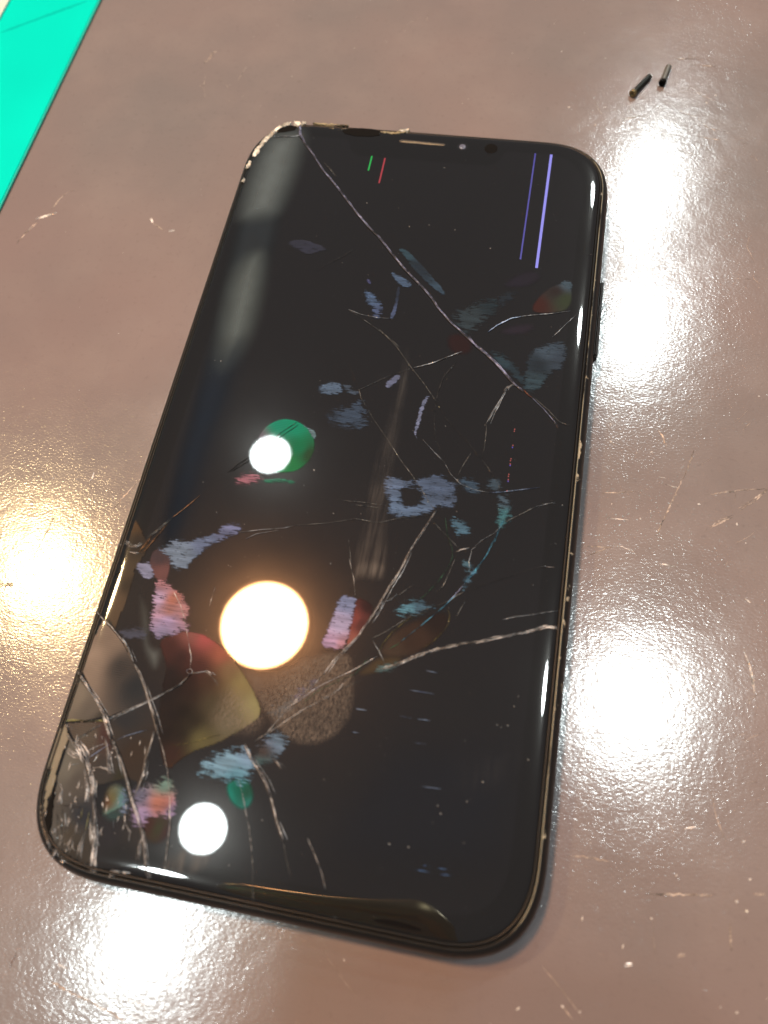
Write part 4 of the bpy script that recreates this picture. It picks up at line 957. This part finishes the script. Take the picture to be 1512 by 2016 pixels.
cover = sweep("cover_glass", PROFILE[::-1], GLASS, phone, cap_last=True)

# display panel: rounded rectangle with the sensor notch in its top edge
bm = bmesh.new()
ins = 5.55
pts = [p_ for p_ in ring(ins, 18, 26)]
notch = [(17.6, 70.70), (16.6, 70.2), (16.0, 69.2), (15.7, 67.8), (14.8, 66.7), (13.4, 66.2), (-13.4, 66.2), (-14.8, 66.7), (-15.7, 67.8), (-16.0, 69.2), (-16.6, 70.2), (-17.6, 70.70)]
out = []
done = False
for (x, y) in pts:
    if y > H2 - ins - 0.01 and abs(x) < 17.65:
        if not done:
            out += notch
            done = True
        continue
    out.append((x, y))
fv = [bm.verts.new((x * MM, y * MM, 8.325 * MM)) for x, y in out]
bm.faces.new(fv)
bmesh.ops.triangulate(bm, faces=bm.faces[:])
me = bpy.data.meshes.new("display_panel")
bm.to_mesh(me)
bm.free()
me.materials.append(PANEL)
if me.polygons[0].normal.z < 0:
    me.flip_normals()
panel = link(bpy.data.objects.new("display_panel", me), phone)


def poly_sheet(name, pts, z, mat, parent):
    b = bmesh.new()
    b.faces.new([b.verts.new((x * MM, y * MM, (z if z else glass_z(x, y) + 0.03) * MM)) for x, y in pts])
    bmesh.ops.triangulate(b, faces=b.faces[:])
    b.normal_update()
    m_ = bpy.data.meshes.new(name)
    b.to_mesh(m_)
    b.free()
    if m_.polygons[0].normal.z < 0: m_.flip_normals()
    m_.materials.append(mat)
    return link(bpy.data.objects.new(name, m_), parent)


# notch hardware
slot = poly_sheet("earpiece_slot", [(-5.9, 71.45), (-5.4, 71.75), (3.7, 71.50), (4.1, 71.2), (3.7, 70.80), (-5.6, 70.85)], 8.318, mat_plain("earpiece_recess", (0.02, 0.018, 0.014), 0.6), phone)
v, f = ribbon([(-5.8, 71.2), (-2, 71.15), (3.9, 71.0)], 0.42, 0.02, 1, 8.33, 0.04, 0.3)
mesh_obj("earpiece_mesh", v, f, mat_plain("earpiece_mesh_brass", (0.16, 0.135, 0.085), 0.45), slot)
cam_ring = poly_sheet("front_camera", [(7.66 + 1.15 * math.cos(k * math.pi / 12), 70.98 + 1.15 * math.sin(k * math.pi / 12)) for k in range(24)], 8.32, mat_plain("camera_surround", (0.012, 0.013, 0.016), 0.12), phone)
lensM = mat_plain("camera_lens_coating", (0.10, 0.11, 0.16), 0.22)
bm = bmesh.new()
bmesh.ops.create_uvsphere(bm, u_segments=20, v_segments=10, radius=0.72 * MM, matrix=Matrix.Translation((7.66 * MM, 70.98 * MM, 8.33 * MM)) @ Matrix.Diagonal((1, 1, 0.25, 1)))
me = bpy.data.meshes.new("lens")
bm.to_mesh(me)
bm.free()
me.materials.append(lensM)
link(bpy.data.objects.new("lens", me), cam_ring)
poly_sheet("face_sensor", [(13.6 + 1.35 * math.cos(k * math.pi / 12), 71.1 + 1.35 * math.sin(k * math.pi / 12)) for k in range(24)], 8.32, BLACK, phone)

# side button on the right flank
bm = bmesh.new()
bmesh.ops.create_cube(bm, size=1.0, matrix=Matrix.Translation((38.85 * MM, 33.5 * MM, 4.2 * MM)) @ Matrix.Diagonal((0.9 * MM, 17.6 * MM, 2.8 * MM, 1)))
bmesh.ops.bevel(bm, geom=bm.edges[:], offset=0.4 * MM, segments=3, affect='EDGES')
me = bpy.data.meshes.new("side_button")
bm.to_mesh(me)
bm.free()
me.materials.append(FRAME)
link(bpy.data.objects.new("side_button", me), phone)


# ---- faulty pixel columns that still glow
def line_strip(name, x, y0, y1, w, mat):
    return mesh_obj(name, [((x - w / 2) * MM, y0 * MM, 8.345 * MM), ((x + w / 2) * MM, y0 * MM, 8.345 * MM), ((x + w / 2) * MM, y1 * MM, 8.345 * MM), ((x - w / 2) * MM, y1 * MM, 8.345 * MM)], [(0, 1, 2, 3)], mat, panel)


line_strip("glowing_column", -10.8, 62.3, 66.4, 0.32, mat_emit("green_column", (0.01, 0.42, 0.07), 1.0))
line_strip("glowing_column", -7.95, 59.1, 66.1, 0.32, mat_emit("red_column", (0.42, 0.035, 0.05), 1.0))
line_strip("glowing_column", 22.8, 42.9, 70.7, 0.30, mat_emit("blue_column", (0.045, 0.03, 0.30), 1.0))
line_strip("glowing_column", 26.05, 41.2, 70.7, 0.52, mat_emit("violet_column", (0.25, 0.22, 0.78), 1.0))
for i, yy in enumerate((5.6, 5.2, 2.4, 2.0, -0.2, -0.6, -1.2, -1.5, -3.2, -3.6, -4.2, -4.5, -6.3)):
    line_strip("stuck_pixel", 25.95 + rng.uniform(-.04, .04), yy, yy + 0.2, 0.16, mat_emit("stuck_red", (0.5, 0.07, 0.06), 1.0) if i % 4 != 3 else mat_emit("stuck_blue", (0.1, 0.08, 0.6), 1.0))


# ---- delaminated films, bubbles, painted reflections, loose shards
def inside(poly, X, Y):
    c = np.zeros(X.shape, bool)
    n = len(poly)
    for i in range(n):
        x0, y0 = poly[i]
        x1, y1 = poly[(i + 1) % n]
        cond = ((y0 > Y) != (y1 > Y))
        xi = (x1 - x0) * (Y - y0) / ((y1 - y0) if abs(y1 - y0) > 1e-9 else 1e-9) + x0
        c ^= cond & (X < xi)
    return c


def dist(poly, X, Y):
    best = np.full(X.shape, 1e9)
    n = len(poly)
    for i in range(n):
        x0, y0 = poly[i]
        dx, dy = poly[(i + 1) % n][0] - x0, poly[(i + 1) % n][1] - y0
        t = np.clip(((X - x0) * dx + (Y - y0) * dy) / (dx * dx + dy * dy + 1e-12), 0, 1)
        best = np.minimum(best, np.hypot(X - x0 - t * dx, Y - y0 - t * dy))
    return best


def smooth_poly(P, it=2):
    for _ in range(it):
        Q = []
        for i in range(len(P)):
            a, b = P[i], P[(i + 1) % len(P)]
            Q += [(a[0] * .75 + b[0] * .25, a[1] * .75 + b[1] * .25), (a[0] * .25 + b[0] * .75, a[1] * .25 + b[1] * .75)]
        P = Q
    return P


def field_mesh(name, poly, fray, alpha, cols, z, mat, parent, margin, hole=None, tilt=(0, 0), step=None, inner=False, desat=0.12, espread=0.06, gain=1.18):
    P = np.array(poly)
    lo, hi = P.min(0) - margin, P.max(0) + margin
    if step is None:
        step = max(0.18, min(0.4, (hi - lo).max() / 60))
    xs = np.arange(lo[0], hi[0] + step, step)
    ys = np.arange(lo[1], hi[1] + step, step)
    X, Y = np.meshgrid(xs, ys)
    sd = dist(poly, X, Y) * np.where(inside(poly, X, Y), 1, -1)
    if hole:
        sd = np.minimum(sd, np.hypot(X - hole[0], Y - hole[1]) - hole[2])
    if inner: edge = np.clip(sd / fray, 0, 1)
    else: edge = np.clip(0.5 + sd / (2 * fray), 0, 1)
    eps = max(0.3, (espread * (hi - lo).max()) ** 2)
    C = np.zeros(X.shape + (3,))
    Wt = np.zeros(X.shape)
    for (cx, cy, r, g_, b_) in cols:
        w = 1.0 / ((X - cx) ** 2 + (Y - cy) ** 2 + eps) ** 1.5
        Wt += w
        gr = 0.3 * r + 0.5 * g_ + 0.2 * b_
        r, g_, b_ = (v_ * (1 - desat) + gr * desat for v_ in (r, g_, b_))
        for i, vch in enumerate(lin3((r, g_, b_), gain, 0.012)):
            C[..., i] += w * vch
    if cols: C /= Wt[..., None]
    keep = sd > -margin
    idx = -np.ones(X.shape, int)
    ny_, nx_ = X.shape
    cell = keep[:-1, :-1] & keep[1:, :-1] & keep[:-1, 1:] & keep[1:, 1:]
    used = np.zeros(X.shape, bool)
    used[:-1, :-1] |= cell; used[1:, :-1] |= cell; used[:-1, 1:] |= cell; used[1:, 1:] |= cell
    idx[used] = np.arange(used.sum())
    cx0, cy0 = P.mean(0)
    verts = []
    for x, y in zip(X[used], Y[used]):
        zz = glass_z(x, y) + z + tilt[0] * (x - cx0) + tilt[1] * (y - cy0)
        verts.append((x * MM, y * MM, zz * MM))
    J, I = np.nonzero(cell)
    faces = [(int(idx[j, i]), int(idx[j, i + 1]), int(idx[j + 1, i + 1]), int(idx[j + 1, i])) for j, i in zip(J, I)]
    if not faces: return None
    o = mesh_obj(name, verts, faces, mat, parent, True)
    m_ = o.data
    ae = m_.attributes.new("edge", 'FLOAT', 'POINT')
    ae.data.foreach_set("value", edge[used].astype(np.float32))
    ao = m_.attributes.new("opac", 'FLOAT', 'POINT')
    ao.data.foreach_set("value", np.full(int(used.sum()), alpha, np.float32))
    ac = m_.attributes.new("col", 'FLOAT_COLOR', 'POINT')
    cc = np.concatenate([C[used], np.ones((int(used.sum()), 1))], 1).astype(np.float32)
    ac.data.foreach_set("color", cc.ravel())
    return o


NAMES = {'film': "delaminated_film", 'bubble': "interference_bubble", 'sheen': "painted_reflection", 'shard': "glass_shard"}
ORDER = {'sheen': 0, 'shard': 1, 'bubble': 2, 'film': 3}
for i, (kind, alpha, fray, P, cols, hole) in enumerate(sorted(PATCHES, key=lambda t_: ORDER[t_[0]])):
    tilt = (0, 0)
    if kind in ('bubble',):
        P = smooth_poly(P, 2)
        fray = fray * 2.2
    if kind == 'sheen': P = smooth_poly(P, 2)
    if kind == 'film': P = smooth_poly(P, 1)
    if kind == 'shard': tilt = (rng.uniform(-.004, .004), rng.uniform(-.004, .004))
    margin = {'film': fray * 0.9, 'bubble': fray, 'sheen': 0.0, 'shard': 0.06}[kind]
    inner = kind == 'sheen'
    zz = 0.035 + i * 0.0016 + (0.05 if kind == 'shard' else 0.0)
    field_mesh(NAMES[kind], P, fray, alpha, cols, zz, PATCHM[kind], phone, margin, hole, tilt, inner=inner, desat=0.3 if kind == 'bubble' else 0.3, espread=0.04 if kind == 'film' else 0.055, gain=1.0 if kind in ('bubble', 'shard') else 1.18)
for i, (kind, alpha, fray, P) in enumerate(GREASE):
    field_mesh({'print': "finger_mark", 'smear': "grease_smear"}[kind], smooth_poly(P, 2), fray, alpha, [], 0.155 + i * 0.002, GREASEM[kind], phone, 0.0, inner=True)

# ---- cracks
for mname, w, j, n, P in CRACKS:
    v, f = ribbon(P, w, j * 0.55, n, 0.18, 0.04 + 0.10 * w, 0.22, glass_z, True, 0.52)
    ck = mesh_obj("crack", v, f, CRACK[mname], phone)
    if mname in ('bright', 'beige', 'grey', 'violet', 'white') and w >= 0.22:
        # refraction shadow painted as a dark ribbon, and a hairline that splits off beside it
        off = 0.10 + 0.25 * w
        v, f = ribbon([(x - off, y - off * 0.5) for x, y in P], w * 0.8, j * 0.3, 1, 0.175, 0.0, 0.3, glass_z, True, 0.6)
        mesh_obj("crack_shade", v, f, CRACK['dark'], ck)
        k0 = len(P) // 3
        off = 0.35 + 0.5 * rng.random()
        Q = [(x + off * (0.2 + i_ / len(P)), y + 0.2 * off) for i_, (x, y) in enumerate(P)][k0:]
        if len(Q) > 1 and mname != 'violet':
            v, f = ribbon(Q, 0.10, 0.01, 1, 0.178, 0.02, 0.3, glass_z, True, 0.8)
            mesh_obj("hairline", v, f, CRACK['grey'], ck)

# ---- crushed splinters in the lower left corner
SPLINT = mat_crack("splinter_facets", (240, 232, 215), 1.3, 0.3, 0.5, 0.5, 1.0, 0.12, 900.0)
sv, sf = [], []
for i in range(95):
    cx_, cy_ = rng.uniform(-35.2, -21.5), rng.uniform(-73.0, -55.5)
    dens = math.exp(-((cx_ + 31.0) / 5.0) ** 2)
    if rng.random() > dens * 0.9 + 0.12 or inset(cx_, cy_) < 2.6: continue
    L_, w_ = rng.choice((.3, .4, .6, .9, 1.4)), rng.uniform(.02, .06)
    a_ = math.radians(rng.gauss(98, 14))
    ux, uy = math.cos(a_), math.sin(a_)
    z_ = glass_z(cx_, cy_) + 0.19
    b0 = len(sv)
    for f_, g_, dz in ((-.5, 0, 0), (0.05, 1, rng.uniform(0, .06)), (.5, 0, rng.uniform(0, .04)), (0, -1, 0)):
        sv.append(((cx_ + ux * L_ * f_ - uy * w_ * g_) * MM, (cy_ + uy * L_ * f_ + ux * w_ * g_) * MM, (z_ + dz) * MM))
    sf += [(b0, b0 + 3, b0 + 2), (b0, b0 + 2, b0 + 1)]
tag(mesh_obj("glass_splinters", sv, sf, SPLINT, phone), kind='stuff')

# ---- dust on the screen
dd = [(x, y, glass_z(x, y) + 0.03, rng.choice((.09, .12, .16))) for x, y in DUST]
for i in range(260):
    x, y = rng.uniform(-35, 35), rng.uniform(-73, 73)
    if inset(x, y) < 2: continue
    dd.append((x, y, glass_z(x, y) + 0.03, rng.choice((.025, .03, .035, .045, .06))))
v, f = crumb_mesh(dd, 5)
o = mesh_obj("screen_dust", v, f, mat_plain("screen_dust_grain", (0.26, 0.27, 0.27), 0.35), phone)
tag(o, kind='stuff')


# ---- chipped glass along the top edge and the top left corner
def rubble(name, path, width, zc, mat, seed, hmax=0.35, step=0.35):
    """Jagged crest of broken glass following a path (mm)."""
    r = np.random.default_rng(seed)
    P = np.array(path, float)
    seg = np.linalg.norm(np.diff(P, axis=0), axis=1)
    s = np.concatenate([[0], np.cumsum(seg)])
    n = max(4, int(s[-1] / step))
    tt = np.linspace(0, s[-1], n)
    x, y = np.interp(tt, s, P[:, 0]), np.interp(tt, s, P[:, 1])
    tx, ty = np.gradient(x), np.gradient(y)
    ln = np.hypot(tx, ty) + 1e-9
    nx, ny = -ty / ln, tx / ln
    verts, faces = [], []
    K = 5
    for i in range(n):
        endt = min(1.0, 0.35 + min(i, n - 1 - i) / 2.0)
        for k in range(K):
            fo = (k / (K - 1) - 0.5) * width * endt * r.uniform(0.75, 1.3) + r.normal(0, 0.08)
            zz = zc + (hmax * r.uniform(0.0, 1.0) if 0 < k < K - 1 else -0.3)
            verts.append(((x[i] + nx[i] * fo) * MM, (y[i] + ny[i] * fo) * MM, zz * MM))
    for i in range(n - 1):
        for k in range(K - 1):
            a = i * K + k
            faces += [(a, a + 1, a + K + 1), (a, a + K + 1, a + K)]
    return mesh_obj(name, verts, faces, mat, phone)


rubble("chipped_edge", [(-35.9, 63.6), (-35.4, 66.6), (-34.5, 68.8), (-33.3, 71.1), (-32.4, 72.6), (-31.0, 73.8), (-30.2, 74.2)], 1.5, 8.22, FROST, 1)
rubble("chipped_edge", [(-36.6, 60.2), (-36.5, 62.3)], 1.3, 8.15, FROST, 2)
rubble("chipped_edge", [(-36.65, 56.4), (-36.5, 57.4)], 1.0, 8.15, FROST, 3)
rubble("chipped_edge", [(-29.6, 74.5), (-28.6, 74.3), (-28.2, 73.4)], 1.5, 8.22, FROST, 4)
rubble("chipped_edge", [(-27.8, 74.6), (-26.8, 74.4)], 1.2, 8.2, FROST, 5)
TAN = mat_crack("exposed_bezel", (150, 132, 95), 0.9, 0.25, 0.5, 0.6, 1.0, 0.45, 700.0)
rubble("chipped_edge", [(-25.5, 74.8), (-22.0, 74.7), (-17.5, 74.9)], 0.6, 8.1, TAN, 6, 0.15)
rubble("chipped_edge", [(-22.5, 73.4), (-19.4, 73.3), (-17.2, 73.7)], 0.8, 8.12, TAN, 7, 0.15)
rubble("chipped_edge", [(-10.3, 73.6), (-7.2, 73.5), (-5.6, 74.1), (-4.2, 74.9)], 1.2, 8.2, TAN, 8, 0.2)
rubble("chipped_edge", [(-6.4, 74.3), (-4.3, 74.75)], 1.2, 8.25, FROST, 9, 0.25)
rubble("chipped_edge", [(36.9, 61.5), (36.4, 63.4)], 0.5, 7.7, FROST, 10, 0.2)
poly_sheet("missing_glass", [(-18.6, 73.0), (-17.0, 73.8), (-14.5, 74.1), (-12.3, 74.1), (-10.5, 73.8), (-10.2, 72.5), (-12.0, 71.9), (-15.5, 71.7), (-17.8, 72.2)], 8.36, BLACK, phone)
poly_sheet("missing_glass", [(-33.2, 71.0), (-32.0, 72.4), (-30.4, 73.4), (-28.6, 73.2), (-28.9, 72.0), (-31.2, 71.2)], 8.36, BLACK, phone)
poly_sheet("missing_glass", [(-34.6, -64.4), (-34.75, -66.7), (-34.6, -69.2), (-33.4, -71.0), (-33.3, -69.5), (-33.9, -67.4)], 8.46, BLACK, phone)

# ------------------------------------------------------------------ ceiling lamps, seen as reflections in the screen and the bench
LAMP_LABELS = [
    "small white ceiling lamp whose reflection overlaps the green spot on the screen",
    "large warm amber lamp, the biggest bright disc mirrored in the screen",
    "small white ceiling lamp mirrored in the screen below the teal blot",
    "white ceiling lamp glaring on the bench between the screws and the side button",
    "white ceiling lamp glaring on the bench right beside the phone's side button",
    "white ceiling lamp glaring on the bench where the jagged crack meets the frame",
    "yellowish ceiling lamp glowing warm on the bench beside the phone",
    "white ceiling lamp glaring on the bench by the splintered phone corner",
]
HOUS = mat_plain("white_lamp_housing", (0.7, 0.7, 0.68), 0.4)
for i, (x, y, r, c3, s) in enumerate(LAMPS):
    root = empty("ceiling_lamp", (x, y, H_LAMP))
    big = r > 0.1
    tag(root, LAMP_LABELS[i], "lamp", None if big or c3 is YELL else "white ceiling lamps")
    n = 48
    vv_ = [(0, 0, 0)] + [(r * math.cos(2 * math.pi * k / n), r * math.sin(2 * math.pi * k / n), 0) for k in range(n)]
    ff = [(0, (k + 1) % n + 1, k + 1) for k in range(n)]
    mesh_obj("diffuser", vv_, ff, mat_emit("lamp_light", c3, LAMP * s), root)
    prof = [(r * 1.02, -0.004), (r * 1.12, -0.004), (r * 1.15, 0.004), (r * 1.10, 0.05), (r * 0.4, 0.07), (0.0, 0.07)]
    lathe("housing", [(a * 1000, b * 1000) for a, b in prof], HOUS, root, 48)

# ------------------------------------------------------------------ unseen slab added in place of a hand, mirrored in the lower rim
GOLD = mat_plain("gold_slab_metal", (0.90, 0.70, 0.38), 0.36, 1.0)
TANC = mat_plain("olive_slab_face", (0.85, 0.78, 0.58), 0.5)
slab_root = empty("mirrored_slab", (0.010, -0.1535, 0.108))
slab_root.rotation_euler = (0, 0, math.radians(10))
tag(slab_root, "gold edged slab added above the bench for its reflection in the lower rim of the screen", "phone")


def round_slab(name, w, h, rad, prof, mat, parent):
    verts, faces = [], []
    n = 40
    for d, z in prof:
        for k in range(n):
            a = 2 * math.pi * (k + 0.5) / n
            sx, sy = (1 if math.cos(a) > 0 else -1), (1 if math.sin(a) > 0 else -1)
            verts.append(((sx * (w / 2 - rad) + (rad - d) * math.cos(a)) * MM, (sy * (h / 2 - rad) + (rad - d) * math.sin(a)) * MM, z * MM))
    for i in range(len(prof) - 1):
        for k in range(n):
            faces.append((i * n + k, i * n + (k + 1) % n, (i + 1) * n + (k + 1) % n, (i + 1) * n + k))
    faces.append(tuple(range(n))[::-1])
    faces.append(tuple(range((len(prof) - 1) * n, len(prof) * n)))
    return mesh_obj(name, verts, faces, mat, parent, True)


round_slab("slab_edge", 64, 148, 11, [(8.0, -8.6), (5.6, -8.1), (3.2, -6.8), (1.4, -4.6), (0.4, -2.2), (0.0, -0.5), (0.0, 0.5), (0.5, 2.6), (1.6, 4.6), (3.4, 6.0)], GOLD, slab_root)
round_slab("slab_face", 49, 133, 4, [(0.3, -8.9), (0.0, -8.7), (0.0, -8.5)], TANC, slab_root)
spot_o = round_slab("slab_dark_spot", 12, 12, 5.9, [(0.6, -9.8), (0.0, -9.5), (0.0, -8.6)], BLACK, slab_root)  # black disc for the dark spot within that reflection
spot_o.location = (0.016, 0.057, 0)
